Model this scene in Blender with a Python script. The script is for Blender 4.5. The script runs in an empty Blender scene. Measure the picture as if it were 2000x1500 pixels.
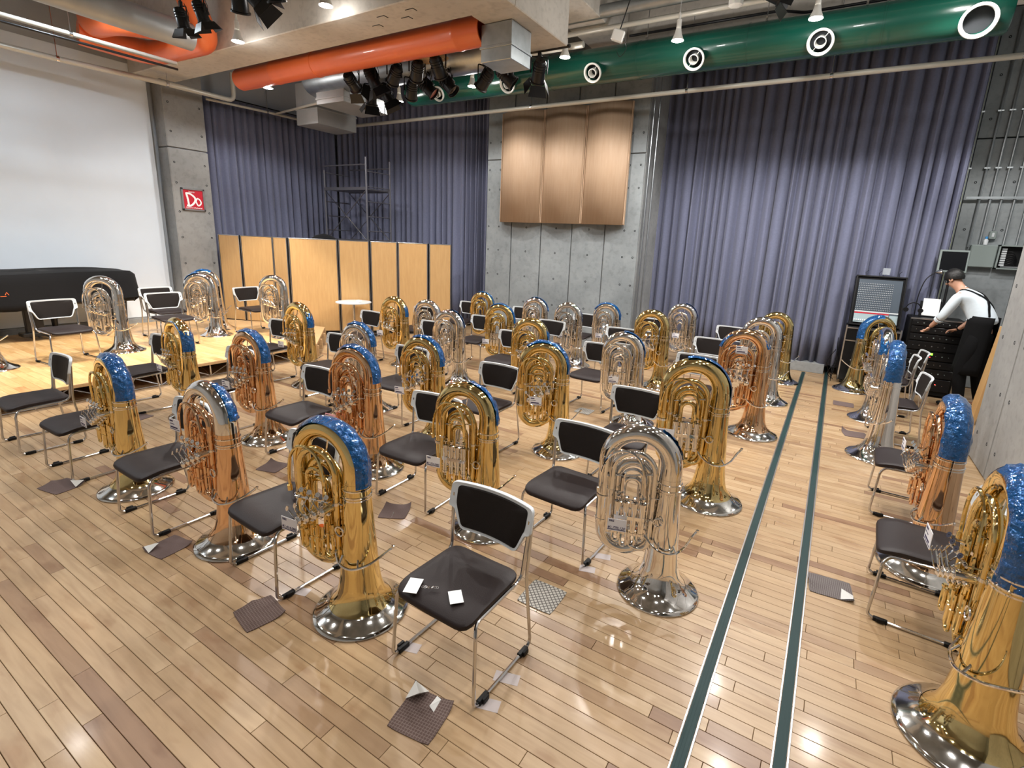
import bpy, bmesh, math, random
from mathutils import Vector, Matrix, noise
random.seed(7)
C = bpy.context.scene.collection
SC = bpy.context.scene
PI = math.pi

# ------------------------------------------------------------------ camera, world, exposure
cam = bpy.data.cameras.new('camera'); camo = bpy.data.objects.new('camera', cam); C.objects.link(camo)
YAW, PITCH, ROLL, FPX = -0.5291674, 0.2360509, 0.0475337, 982.352
def _cam_matrix():
    cy, sy, cp, sp, cr, sr = math.cos(YAW), math.sin(YAW), math.cos(PITCH), math.sin(PITCH), math.cos(ROLL), math.sin(ROLL)
    f = Vector((sy*cp, cy*cp, -sp)); rt = Vector((cy, -sy, 0)); dn = f.cross(rt)
    r2 = rt*cr - dn*sr; d2 = rt*sr + dn*cr
    m = Matrix((r2, -d2, -f)).transposed().to_4x4(); m.translation = Vector((0, 0, 2.0)); return m
camo.matrix_world = _cam_matrix()
cam.sensor_width = 36; cam.lens = FPX*36/2000
cam.shift_x = -(1040.3155-1000)/2000; cam.shift_y = -(750-708.4008)/2000
cam.clip_start = .05; cam.clip_end = 60
SC.camera = camo
w = bpy.data.worlds.new('world'); SC.world = w; w.use_nodes = True
w.node_tree.nodes['Background'].inputs[0].default_value = (.75, .82, 1, 1)
w.node_tree.nodes['Background'].inputs[1].default_value = .3
SC.view_settings.view_transform = 'Standard'; SC.view_settings.look = 'None'
SC.view_settings.gamma = 1; SC.view_settings.use_curve_mapping = False
SC.view_settings.exposure = 0.45
try:
    SC.cycles.use_denoising = True; SC.cycles.denoiser = 'OPENIMAGEDENOISE'
    SC.cycles.max_bounces = 8; SC.cycles.sample_clamp_indirect = 6
except Exception: pass

# ------------------------------------------------------------------ materials
def mat(name, col, rough=.5, metal=0, spec=.5, coat=0, emit=None, es=0, var=0, scale=8, stretch=(1,1,1), bump=0, bscale=60, col2=None, sheen=0, island=0, alpha=1, trans=0, detail=4, bdist=.01):
    m = bpy.data.materials.new(name); m.use_nodes = True
    nt = m.node_tree; N = nt.nodes; L = nt.links; b = N['Principled BSDF']
    b.inputs['Base Color'].default_value = (*col, 1); b.inputs['Roughness'].default_value = rough; b.inputs['Metallic'].default_value = metal
    b.inputs['Specular IOR Level'].default_value = spec; b.inputs['Coat Weight'].default_value = coat
    b.inputs['Sheen Weight'].default_value = sheen; b.inputs['Alpha'].default_value = alpha; b.inputs['Transmission Weight'].default_value = trans
    if emit: b.inputs['Emission Color'].default_value = (*emit, 1); b.inputs['Emission Strength'].default_value = es
    tc = None
    def co():
        nonlocal tc
        if tc is None:
            t = N.new('ShaderNodeTexCoord'); mp = N.new('ShaderNodeMapping'); mp.inputs['Scale'].default_value = stretch
            L.new(t.outputs['Object'], mp.inputs['Vector']); tc = mp
        return tc.outputs['Vector']
    if var or col2:
        n = N.new('ShaderNodeTexNoise'); n.inputs['Scale'].default_value = scale; n.inputs['Detail'].default_value = detail; n.inputs['Roughness'].default_value = .6
        L.new(co(), n.inputs['Vector'])
        r = N.new('ShaderNodeValToRGB'); r.color_ramp.elements[0].position = .32; r.color_ramp.elements[1].position = .68
        c2 = col2 or tuple(c*(1-var) for c in col)
        r.color_ramp.elements[0].color = (*c2, 1); r.color_ramp.elements[1].color = (*col, 1)
        L.new(n.outputs['Fac'], r.inputs['Fac']); L.new(r.outputs['Color'], b.inputs['Base Color'])
    if bump:
        n2 = N.new('ShaderNodeTexNoise'); n2.inputs['Scale'].default_value = bscale; n2.inputs['Detail'].default_value = 3
        L.new(co(), n2.inputs['Vector']); bp = N.new('ShaderNodeBump'); bp.inputs['Strength'].default_value = bump; bp.inputs['Distance'].default_value = bdist
        L.new(n2.outputs['Fac'], bp.inputs['Height']); L.new(bp.outputs['Normal'], b.inputs['Normal'])
    return m

def plank_mat(name, cols, rough=.28, gscale=(2.5, 26, 26), wx='x'):
    """maple boards: each board (object or mesh island) takes its own tone, with grain along it"""
    m = bpy.data.materials.new(name); m.use_nodes = True
    nt = m.node_tree; N = nt.nodes; L = nt.links; b = N['Principled BSDF']
    b.inputs['Roughness'].default_value = rough; b.inputs['Coat Weight'].default_value = .12; b.inputs['Coat Roughness'].default_value = .12
    oi = N.new('ShaderNodeObjectInfo'); ge = N.new('ShaderNodeNewGeometry')
    ad = N.new('ShaderNodeMath'); ad.operation = 'ADD'; L.new(oi.outputs['Random'], ad.inputs[0]); L.new(ge.outputs['Random Per Island'], ad.inputs[1])
    fr = N.new('ShaderNodeMath'); fr.operation = 'FRACT'; L.new(ad.outputs[0], fr.inputs[0])
    r = N.new('ShaderNodeValToRGB'); e = r.color_ramp.elements
    while len(e) < len(cols): e.new(.5)
    for i, (p, c) in enumerate(cols): e[i].position = p; e[i].color = (*c, 1)
    L.new(fr.outputs[0], r.inputs['Fac'])
    # grain, in world space so it does not repeat; shifted per board
    mp = N.new('ShaderNodeMapping'); mp.inputs['Scale'].default_value = gscale
    L.new(ge.outputs['Position'], mp.inputs['Vector'])
    cb = N.new('ShaderNodeCombineXYZ'); ml = N.new('ShaderNodeMath'); ml.operation = 'MULTIPLY'; ml.inputs[1].default_value = 37
    L.new(fr.outputs[0], ml.inputs[0]); L.new(ml.outputs[0], cb.inputs[0]); L.new(ml.outputs[0], cb.inputs[2]); L.new(cb.outputs[0], mp.inputs['Location'])
    n = N.new('ShaderNodeTexNoise'); n.inputs['Scale'].default_value = 1; n.inputs['Detail'].default_value = 5; n.inputs['Distortion'].default_value = .8
    L.new(mp.outputs[0], n.inputs['Vector'])
    mp2 = N.new('ShaderNodeMapping'); mp2.inputs['Scale'].default_value = (3, 7, 7); L.new(ge.outputs['Position'], mp2.inputs['Vector']); L.new(cb.outputs[0], mp2.inputs['Location'])
    n2 = N.new('ShaderNodeTexNoise'); n2.inputs['Scale'].default_value = 1.2; n2.inputs['Detail'].default_value = 3; L.new(mp2.outputs[0], n2.inputs['Vector'])
    rr = N.new('ShaderNodeValToRGB'); rr.color_ramp.elements[0].position = .3; rr.color_ramp.elements[0].color = (.80, .74, .68, 1); rr.color_ramp.elements[1].position = .62; rr.color_ramp.elements[1].color = (1.05, 1.05, 1.05, 1)
    L.new(n.outputs['Fac'], rr.inputs['Fac'])
    r3 = N.new('ShaderNodeValToRGB'); r3.color_ramp.elements[0].position = .28; r3.color_ramp.elements[0].color = (.72, .60, .50, 1); r3.color_ramp.elements[1].position = .42; r3.color_ramp.elements[1].color = (1, 1, 1, 1)
    L.new(n2.outputs['Fac'], r3.inputs['Fac'])
    mx = N.new('ShaderNodeMix'); mx.data_type = 'RGBA'; mx.blend_type = 'MULTIPLY'; mx.inputs[0].default_value = .8
    L.new(r.outputs['Color'], mx.inputs[6]); L.new(rr.outputs['Color'], mx.inputs[7])
    mx2 = N.new('ShaderNodeMix'); mx2.data_type = 'RGBA'; mx2.blend_type = 'MULTIPLY'; mx2.inputs[0].default_value = .8
    L.new(mx.outputs[2], mx2.inputs[6]); L.new(r3.outputs['Color'], mx2.inputs[7])
    L.new(mx2.outputs[2], b.inputs['Base Color'])
    # worn lacquer
    n4 = N.new('ShaderNodeTexNoise'); n4.inputs['Scale'].default_value = 2.2; n4.inputs['Detail'].default_value = 6; L.new(ge.outputs['Position'], n4.inputs['Vector'])
    mr = N.new('ShaderNodeMapRange'); mr.inputs[3].default_value = rough-.06; mr.inputs[4].default_value = rough+.14; L.new(n4.outputs['Fac'], mr.inputs[0]); L.new(mr.outputs[0], b.inputs['Roughness'])
    return m

def concrete(name, col, dark, blot=1.3):
    m = bpy.data.materials.new(name); m.use_nodes = True
    nt = m.node_tree; N = nt.nodes; L = nt.links; b = N['Principled BSDF']; b.inputs['Roughness'].default_value = .62; b.inputs['Specular IOR Level'].default_value = .35
    ge = N.new('ShaderNodeNewGeometry')
    n = N.new('ShaderNodeTexNoise'); n.inputs['Scale'].default_value = blot; n.inputs['Detail'].default_value = 8; n.inputs['Roughness'].default_value = .62; L.new(ge.outputs['Position'], n.inputs['Vector'])
    r = N.new('ShaderNodeValToRGB'); r.color_ramp.elements[0].position = .34; r.color_ramp.elements[0].color = (*dark, 1); r.color_ramp.elements[1].position = .66; r.color_ramp.elements[1].color = (*col, 1)
    L.new(n.outputs['Fac'], r.inputs['Fac'])
    v = N.new('ShaderNodeTexNoise'); v.inputs['Scale'].default_value = 14; v.inputs['Detail'].default_value = 5; L.new(ge.outputs['Position'], v.inputs['Vector'])
    r2 = N.new('ShaderNodeValToRGB'); r2.color_ramp.elements[0].position = .3; r2.color_ramp.elements[0].color = (.78, .78, .78, 1); r2.color_ramp.elements[1].position = .5; r2.color_ramp.elements[1].color = (1, 1, 1, 1)
    L.new(v.outputs['Fac'], r2.inputs['Fac'])
    mx = N.new('ShaderNodeMix'); mx.data_type = 'RGBA'; mx.blend_type = 'MULTIPLY'; mx.inputs[0].default_value = .7
    L.new(r.outputs[0], mx.inputs[6]); L.new(r2.outputs[0], mx.inputs[7]); L.new(mx.outputs[2], b.inputs['Base Color'])
    bp = N.new('ShaderNodeBump'); bp.inputs['Strength'].default_value = .25; bp.inputs['Distance'].default_value = .01; L.new(v.outputs['Fac'], bp.inputs['Height']); L.new(bp.outputs[0], b.inputs['Normal'])
    return m

def metal(name, col, rough=.08, hl=None):
    return mat(name, col, rough, 1, bump=.04, bscale=9)

def grid_mat(name, base, line, sc=70, w=.22, rot=0):
    m = bpy.data.materials.new(name); m.use_nodes = True
    nt = m.node_tree; N = nt.nodes; L = nt.links; b = N['Principled BSDF']; b.inputs['Roughness'].default_value = .8
    t = N.new('ShaderNodeTexCoord'); s = N.new('ShaderNodeSeparateXYZ'); mp = N.new('ShaderNodeMapping'); mp.inputs['Rotation'].default_value = (0, 0, rot); L.new(t.outputs['Object'], mp.inputs[0]); L.new(mp.outputs[0], s.inputs[0])
    outs = []
    for i in (0, 1):
        a = N.new('ShaderNodeMath'); a.operation = 'MULTIPLY'; a.inputs[1].default_value = sc; L.new(s.outputs[i], a.inputs[0])
        f = N.new('ShaderNodeMath'); f.operation = 'FRACT'; L.new(a.outputs[0], f.inputs[0])
        l = N.new('ShaderNodeMath'); l.operation = 'LESS_THAN'; l.inputs[1].default_value = w; L.new(f.outputs[0], l.inputs[0]); outs.append(l)
    mxm = N.new('ShaderNodeMath'); mxm.operation = 'MAXIMUM'; L.new(outs[0].outputs[0], mxm.inputs[0]); L.new(outs[1].outputs[0], mxm.inputs[1])
    mx = N.new('ShaderNodeMix'); mx.data_type = 'RGBA'; mx.inputs[6].default_value = (*base, 1); mx.inputs[7].default_value = (*line, 1)
    L.new(mxm.outputs[0], mx.inputs[0]); L.new(mx.outputs[2], b.inputs['Base Color'])
    return m

M = {}
MAPLE = [(0, (.35, .232, .125)), (.25, (.41, .280, .158)), (.5, (.365, .245, .132)), (.80, (.43, .305, .180)), (.88, (.31, .198, .108)), (.96, (.225, .128, .072)), (1, (.27, .160, .088))]
M['maple'] = plank_mat('maple_boards', MAPLE, .36)
M['stagewood'] = plank_mat('stage_boards', [(0, (.62, .38, .17)), (.3, (.72, .47, .23)), (.6, (.66, .41, .18)), (1, (.56, .32, .13))], .32, (3, 30, 30))
M['subfloor'] = mat('subfloor_bed', (.10, .06, .035), .9)  # dark bed that shows in the gaps between the boards
M['track'] = mat('track_rubber', (.010, .034, .035), .6, spec=.3)
M['trackmetal'] = mat('track_metal', (.55, .55, .55), .35, 1)
M['conc'] = concrete('concrete', (.27, .295, .305), (.19, .21, .22))
M['concw'] = concrete('concrete_warm', (.31, .31, .30), (.23, .23, .225))
M['concd'] = concrete('concrete_dark', (.33, .34, .34), (.22, .23, .23))
M['concb'] = concrete('beam_concrete', (.62, .58, .52), (.50, .47, .42))
M['hole'] = mat('tie_hole', (.015, .017, .02), .9)  # near-black stands in for the shade inside the holes
M['white'] = mat('screen_white', (.72, .79, .86), .75, var=.05, scale=1.2)
M['whitepl'] = mat('white_plastic', (.55, .58, .60), .35)
M['whitegloss'] = mat('white_enamel', (.82, .82, .78), .3)
M['curtain'] = mat('curtain_cloth', (.155, .170, .260), .9, sheen=.2, var=.12, scale=30, bump=.2, bscale=300)
M['hall'] = mat('wall_paint', (.33, .34, .34), .8, var=.1, scale=2)
M['hallb'] = mat('wall_paint_lit', (.42, .46, .50), .8, var=.1, scale=2)  # bluish light on the left wall is put into its colour
M['beech'] = mat('beech_veneer', (.60, .37, .16), .42, col2=(.54, .32, .13), scale=5, stretch=(6, 6, .6), bump=.03)
M['panelwood'] = mat('panel_veneer', (.47, .33, .22), .65, col2=(.43, .29, .185), scale=4, stretch=(6, 6, .5))
M['lightwood'] = mat('light_wood', (.56, .36, .18), .5, var=.2, scale=6, stretch=(1, 8, 8))
M['alu'] = mat('aluminium', (.55, .55, .56), .3, 1)
M['chrome'] = metal('chrome_tube', (.62, .62, .63), .18)
M['steel'] = mat('galvanised_steel', (.50, .54, .56), .38, 1, var=.25, scale=5)
M['steelp'] = mat('painted_duct', (.40, .42, .43), .45, .3, var=.15, scale=3)
M['scaf'] = mat('dark_scaffold', (.12, .12, .14), .45, .5)
M['railp'] = mat('rail_paint', (.55, .54, .48), .35, .2)
M['orange'] = mat('orange_duct', (.85, .17, .045), .34, 0, coat=.3, var=.08, scale=2)
M['green'] = mat('green_duct', (.004, .075, .050), .25, 0, coat=.5, var=.15, scale=1)
M['black'] = mat('black_paint', (.003, .003, .0035), .5, spec=.25)
M['blackm'] = mat('black_metal', (.007, .007, .008), .35, .2)
M['cloth'] = mat('black_cover', (.006, .006, .007), .8, spec=.15, sheen=.05, bump=.25, bscale=14)
M['seat'] = mat('seat_vinyl', (.018, .012, .012), .5, spec=.25, bump=.1, bscale=220)
M['pad'] = mat('back_mesh', (.010, .007, .006), .7, spec=.2, bump=.25, bscale=400)
M['gold'] = metal('gold_brass', (.88, .69, .32), .07)
M['rose'] = metal('rose_brass', (.86, .56, .34), .075)
M['silver'] = metal('silver_plate', (.92, .90, .875), .055)
M['nickel'] = metal('nickel_silver', (.78, .77, .74), .08)
M['film'] = mat('blue_film', (.001, .085, .27), .07, .4, coat=1, bump=1.0, bscale=34, bdist=.03)
M['tag'] = mat('tag_card', (.72, .72, .76), .6)
M['tagp'] = mat('pink_card', (.85, .45, .50), .6)
M['ink'] = mat('ink_blue', (.02, .015, .08), .7)
M['inkr'] = mat('ink_red', (.55, .10, .10), .7)
M['paper'] = mat('paper', (.86, .88, .88), .7)
M['matbrown'] = grid_mat('mat_brown', (.085, .050, .042), (.16, .115, .10), 75)
M['matgrey'] = grid_mat('mat_grey', (.16, .145, .14), (.07, .05, .05), 90, .3)
M['matplain'] = mat('mat_plain', (.115, .078, .072), .85, bump=.3, bscale=200)
M['mattweave'] = grid_mat('mat_weave', (.42, .40, .36), (.09, .08, .075), 48, .25, .785)
M['matwhite'] = mat('mat_underside', (.62, .62, .60), .7)
M['red'] = mat('sign_red', (.52, .012, .03), .4)
M['lampglow'] = mat('lamp_glow', (1, 1, 1), .5, emit=(1, .93, .82), es=40)
M['gel'] = mat('gel_red', (.35, .10, .07), .3)
M['gelp'] = mat('gel_mauve', (.20, .10, .12), .3)
M['shirt'] = mat('shirt_cloth', (.60, .68, .74), .8, sheen=.2, bump=.2, bscale=25)
M['skin'] = mat('skin', (.50, .27, .18), .5)
M['hair'] = mat('hair', (.003, .0025, .002), .5, bump=.4, bscale=90)
M['apron'] = mat('apron_cloth', (.003, .003, .0035), .9, spec=.2)
M['glass'] = mat('screen_dark', (.004, .004, .005), .12)
M['ledg'] = mat('display_green', (.1, .5, .02), .5, emit=(.25, 1, .05), es=2.5)
M['ledb'] = mat('display_blue', (.02, .2, .6), .5, emit=(.05, .4, 1), es=2)
M['ledr'] = mat('lamp_red', (.6, .02, .02), .5, emit=(1, .05, .05), es=2)
M['boxgrey'] = mat('box_grey', (.22, .26, .25), .5, .2)
M['mixer'] = mat('mixer_face', (.055, .075, .10), .5)
M['mixerl'] = mat('mixer_faders', (.33, .42, .45), .5)
M['yellow'] = mat('pale_yellow', (.42, .44, .22), .8)
M['tape'] = mat('clear_tape', (.72, .66, .66), .25, alpha=.45)
M['bottleblue'] = mat('bottle_blue', (.05, .25, .55), .3)

# ------------------------------------------------------------------ geometry helpers
class MB:
    def __init__(s): s.v = []; s.f = []; s.mi = []; s.cur = 0
    def add(s, vs, fs):
        o = len(s.v); s.v += [tuple(p) for p in vs]
        for f in fs: s.f.append(tuple(i+o for i in f)); s.mi.append(s.cur)
        return s
    def box(s, x0, y0, z0, x1, y1, z1, b=0, mtx=None):
        if x1 < x0: x0, x1 = x1, x0
        if y1 < y0: y0, y1 = y1, y0
        if z1 < z0: z0, z1 = z1, z0
        if not b:
            vs = [(x, y, z) for z in (z0, z1) for y in (y0, y1) for x in (x0, x1)]
            fs = [(0, 2, 3, 1), (4, 5, 7, 6), (0, 1, 5, 4), (2, 6, 7, 3), (0, 4, 6, 2), (1, 3, 7, 5)]
        else:
            b = min(b, (x1-x0)*.49, (y1-y0)*.49, (z1-z0)*.49)
            vs = []; idx = {}
            for sx in (0, 1):
                for sy in (0, 1):
                    for sz in (0, 1):
                        X = (x0, x1)[sx]; Y = (y0, y1)[sy]; Z = (z0, z1)[sz]
                        dx = (b, -b)[sx]; dy = (b, -b)[sy]; dz = (b, -b)[sz]
                        for k, p in enumerate(((X, Y+dy, Z+dz), (X+dx, Y, Z+dz), (X+dx, Y+dy, Z))):
                            idx[(sx, sy, sz, k)] = len(vs); vs.append(p)
            g = lambda a, b_, c, k: idx[(a, b_, c, k)]
            fs = []
            for a in (0, 1):
                q = [g(a, 0, 0, 0), g(a, 1, 0, 0), g(a, 1, 1, 0), g(a, 0, 1, 0)]; fs.append(q if a else q[::-1])
                q = [g(0, a, 0, 1), g(1, a, 0, 1), g(1, a, 1, 1), g(0, a, 1, 1)]; fs.append(q[::-1] if a else q)
                q = [g(0, 0, a, 2), g(1, 0, a, 2), g(1, 1, a, 2), g(0, 1, a, 2)]; fs.append(q if a else q[::-1])
            for a in (0, 1):
                for c in (0, 1):
                    fs.append([g(a, c, 0, 0), g(a, c, 0, 1), g(a, c, 1, 1), g(a, c, 1, 0)])
                    fs.append([g(a, 0, c, 0), g(a, 0, c, 2), g(a, 1, c, 2), g(a, 1, c, 0)])
                    fs.append([g(0, a, c, 1), g(0, a, c, 2), g(1, a, c, 2), g(1, a, c, 1)])
                    for d in (0, 1): fs.append([g(a, c, d, 0), g(a, c, d, 1), g(a, c, d, 2)])
        if mtx is not None: vs = [mtx @ Vector(p) for p in vs]
        return s.add(vs, fs)
    def tube(s, pts, r, seg=10, cap=True, closed=False, sq=None):
        pts = [Vector(p) for p in pts]; n = len(pts)
        R = r if isinstance(r, (list, tuple)) else [r]*n
        T = []
        for i in range(n):
            a = pts[i-1] if (i or closed) else pts[0]; c = pts[(i+1) % n] if (i < n-1 or closed) else pts[-1]
            t = c-a; T.append(t.normalized() if t.length > 1e-9 else Vector((0, 0, 1)))
        u = T[0].orthogonal().normalized(); vs = []
        for i in range(n):
            if i:
                q = T[i-1].rotation_difference(T[i]); u = (q @ u); u = (u - T[i]*u.dot(T[i])).normalized()
            v = T[i].cross(u)
            for k in range(seg):
                a = 2*PI*k/seg; vs.append(pts[i]+(u*math.cos(a)+v*math.sin(a))*R[i])
        fs = []
        for i in range(n-1 if not closed else n):
            j = (i+1) % n
            for k in range(seg):
                k2 = (k+1) % seg; fs.append((i*seg+k, i*seg+k2, j*seg+k2, j*seg+k))
        if cap and not closed:
            fs.append(tuple(range(seg))[::-1]); fs.append(tuple((n-1)*seg+k for k in range(seg)))
        return s.add(vs, fs)
    def lathe(s, prof, c=(0, 0, 0), axis=None, seg=32, cap0=False, cap1=False):
        c = Vector(c); A = Vector(axis).normalized() if axis else Vector((0, 0, 1))
        u = A.orthogonal().normalized() if axis else Vector((1, 0, 0)); v = A.cross(u); vs = []
        for z, r in prof:
            for k in range(seg):
                a = 2*PI*k/seg; vs.append(c+A*z+(u*math.cos(a)+v*math.sin(a))*r)
        n = len(prof); fs = []
        for i in range(n-1):
            for k in range(seg):
                k2 = (k+1) % seg; fs.append((i*seg+k, i*seg+k2, (i+1)*seg+k2, (i+1)*seg+k))
        if cap0: fs.append(tuple(range(seg))[::-1])
        if cap1: fs.append(tuple((n-1)*seg+k for k in range(seg)))
        return s.add(vs, fs)
    def cyl(s, a, b, r, seg=12, r2=None): return s.tube([a, b], [r, r if r2 is None else r2], seg)
    def mesh(s, name, mats, smooth=True):
        me = bpy.data.meshes.new(name); me.from_pydata(s.v, [], s.f)
        if not isinstance(mats, (list, tuple)): mats = [mats]
        for m in mats: me.materials.append(m)
        if len(mats) > 1: me.polygons.foreach_set('material_index', s.mi)
        bm = bmesh.new(); bm.from_mesh(me); bmesh.ops.recalc_face_normals(bm, faces=bm.faces); bm.to_mesh(me); bm.free()
        if smooth:
            me.polygons.foreach_set('use_smooth', [True]*len(me.polygons))
            try: me.set_sharp_from_angle(angle=math.radians(38))
            except Exception: pass
        me.update(); return me
    def build(s, name, m, parent=None, smooth=True, **kw): return link(name, s.mesh(name, m, smooth), parent, **kw)

def link(name, me, parent=None, label=None, cat=None, group=None, kind=None, loc=None, rotz=None):
    o = bpy.data.objects.new(name, me); C.objects.link(o)
    if parent: o.parent = parent
    tagp(o, label, cat, group, kind)
    if loc: o.location = loc
    if rotz is not None: o.rotation_euler = (0, 0, rotz)
    return o
def tagp(o, label=None, cat=None, group=None, kind=None):
    if label: o['label'] = label
    if cat: o['category'] = cat
    if group: o['group'] = group
    if kind: o['kind'] = kind
def thing(name, label, cat, loc=(0, 0, 0), rotz=0, group=None, scale=1):
    o = bpy.data.objects.new(name, None); C.objects.link(o); o.empty_display_size = .1
    o.location = loc; o.rotation_euler = (0, 0, rotz); o.scale = (scale,)*3
    tagp(o, label, cat, group); return o
def struct(name, mb, m, parent=None, smooth=False, label=None):
    o = mb.build(name, m, parent, smooth)
    if not parent: o['kind'] = 'structure'
    if label: o['label'] = label
    return o
def fillet(pts, r, n=5):
    pts = [Vector(p) for p in pts]; out = [pts[0]]
    for i in range(1, len(pts)-1):
        p = pts[i]; a = pts[i-1]-p; b = pts[i+1]-p; ra = min(r, a.length*.48, b.length*.48)
        A = p+a.normalized()*ra; B = p+b.normalized()*ra
        for k in range(n+1):
            t = k/n; out.append(A*(1-t)**2+p*2*t*(1-t)+B*t*t)
    out.append(pts[-1]); return out
def arc(cx, cz, R, a0, a1, n, y=0, y1=None):
    y1 = y if y1 is None else y1
    return [(cx+R*math.cos(math.radians(a0+(a1-a0)*k/n)), y+(y1-y)*k/n, cz+R*math.sin(math.radians(a0+(a1-a0)*k/n))) for k in range(n+1)]
def lerp(a, b, t): return a+(b-a)*t
def spline(pts, n=8):
    P = [Vector(p) for p in pts]; out = []
    for i in range(len(P)-1):
        p0 = P[max(i-1, 0)]; p1 = P[i]; p2 = P[i+1]; p3 = P[min(i+2, len(P)-1)]
        for k in range(n):
            t = k/n; out.append(.5*((2*p1)+(p2-p0)*t+(2*p0-5*p1+4*p2-p3)*t*t+(3*p1-p0-3*p2+p3)*t**3))
    out.append(P[-1]); return out
def text_mesh(name, s, size, m, parent, mtx, ext=.0006, bold=0, shear=0):
    cu = bpy.data.curves.new(name, 'FONT'); cu.body = s; cu.size = size; cu.extrude = ext; cu.align_x = 'CENTER'; cu.align_y = 'CENTER'; cu.offset = bold; cu.shear = shear
    cu.resolution_u = 3
    t = bpy.data.objects.new(name+'_tmp', cu); C.objects.link(t)
    dg = bpy.context.evaluated_depsgraph_get(); me = bpy.data.meshes.new_from_object(t.evaluated_get(dg)); bpy.data.objects.remove(t)
    me.materials.clear(); me.materials.append(m); me.transform(mtx)
    return link(name, me, parent)
PW_BACK, PW_FRONT, PW_STAGE = 215, 64, 300    # lamp powers, W

# ================================================================== SETTING
HS = .21           # stage height
ZC = 5.6           # ceiling
# floor: dark bed, then real boards running along X
fl = MB(); fl.box(-12.5, -2.6, -.06, 3.2, 11.0, -.012); floor = struct('floor', fl, M['subfloor'])
def visible(x, y):
    c = camo.matrix_world.inverted() @ Vector((x, y, 0))
    if c.z > -.1: return False
    u = 1040+FPX*c.x/-c.z; v = 708+FPX*-c.y/-c.z
    return -60 < u < 2060 and v < 1560
BW = .0695; rows = []
planks = []; k = 0; y = .652-BW*48
rnd = random.Random(3)
while y < 10.75:
    x = -12.4+rnd.random()*1.2
    while x < 3.1:
        ln = rnd.choice((.45, .62, .8, .9, 1.0, 1.1, 1.25)); planks.append((x, y, min(ln, 3.1-x))); x += ln
    y += BW
near = sorted((p for p in planks if visible(p[0]+p[2]/2, p[1]+.03) or visible(p[0]+.1, p[1]) or visible(p[0]+p[2]-.1, p[1]+.06)), key=lambda p: (p[0]+p[2]/2)**2+(p[1])**2+4)[:300]
ns = set(near); pc = {}
def plank_mesh(ln):
    if ln not in pc:
        b = MB(); g = .0011
        b.box(g, g, -.012, ln-g, BW-g, 0, .0012); pc[ln] = b.mesh('floor_plank', M['maple'], False)
    return pc[ln]
for p in near:
    o = link('floor_plank', plank_mesh(round(p[2], 3)), floor); o.location = (p[0], p[1], rnd.uniform(-.0004, 0))
b = MB(); g = .0011
for p in planks:
    if p in ns: continue
    b.box(p[0]+g, p[1]+g, -.012, p[0]+p[2]-g, p[1]+BW-g, 0)
o = b.build('floor_planks_far', M['maple'], floor, False); o['kind'] = 'stuff'
# green rubber tracks let into the floor
for x0, x1, yend in ((-.262, -.204, 9.8), (.086, .142, 10.55)):
    t = thing('floor_track', 'dark green rubber track strip in the floor, %s' % ('left one' if x0 < 0 else 'right one'), 'track', ((x0+x1)/2, 0, 0), group='floor tracks')
    w_ = (x1-x0)/2
    b = MB(); b.box(-w_+.006, -1, -.001, w_-.006, yend, .004, .001)
    for q in (-.3, 0, .3): b.box(q*w_*1.6-.002, -1, .004, q*w_*1.6+.002, yend, .0052)
    b.build('rubber_strip', M['track'], t, False)
    for s in (-1, 1): MB().box(s*w_-.004, -1, -.001, s*w_+.004, yend, .005, .001).build('metal_edge', M['trackmetal'], t, False)

# ---- walls
def wall_panels(parent, name, rects, plane, thick, m, gap=.009, outward=1):
    """rects in (u0,u1,z0,z1); plane ('y',val) or ('x',val): front faces at val"""
    ax, val = plane
    for (u0, u1, z0, z1) in rects:
        b = MB(); g = gap/2
        if ax == 'y': b.box(u0+g, val, z0+g, u1-g, val+thick, z1-g, .004)
        else: b.box(val-thick, u0+g, z0+g, val, u1-g, z1-g, .004)
        b.build(name, m, parent, False)
def holes(parent, pts, ax):
    b = MB()
    for p in pts:
        a = (0, -1, 0) if ax == 'y' else ((1, 0, 0) if ax == 'x' else (-1, 0, 0))
        b.lathe([(-.004, .017), (.002, .019), (.0015, .014), (-.002, .001)], p, a, 10)
    o = b.build('tie_holes', M['hole'], parent); o['kind'] = 'stuff'
# back wall behind curtains
b = MB(); b.box(-12.6, 10.6, -.1, 3.2, 10.9, ZC); wb = struct('wall_back', b, M['conc'])
# right strip of back wall: two lifts of concrete
wall_panels(wb, 'concrete_panel', [(1.49, 2.35, 0, 3.83), (1.49, 2.35, 3.83, ZC), (2.35, 3.1, 0, 3.83), (2.35, 3.1, 3.83, ZC)], ('y', 10.5), .1, M['conc'], .02)
holes(wb, [(x, 10.5, z) for x in (1.6, 2.05, 2.5) for z in (.4, 1.1, 2.5, 3.2, 4.1, 4.7, 5.2)], 'y')
b = MB(); b.box(1.30, 10.38, 0, 1.46, 10.46, ZC); struct('trim_1', b, M['yellow'])
# pier with the wooden sound panels
b = MB(); b.box(-6.50, 8.93, 0, -3.14, 9.9, ZC); pier = struct('pier', b, M['concd'])
px = [-6.50, -5.86, -5.16, -4.48, -3.80, -3.14]
rects = []
for i in range(5): rects += [(px[i], px[i+1], 0, 3.57), (px[i], px[i+1], 3.57, ZC)]
wall_panels(pier, 'concrete_panel', rects, ('y', 8.9), .03, M['conc'], .022)
holes(pier, [(x, 8.9, z) for x in (-6.43, -6.17, -5.5, -4.82, -4.12, -3.42, -3.22) for z in (.30, .78, 1.30, 1.80, 2.27, 3.0, 3.38, 3.9, 4.5, 5.0)], 'y')
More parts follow.
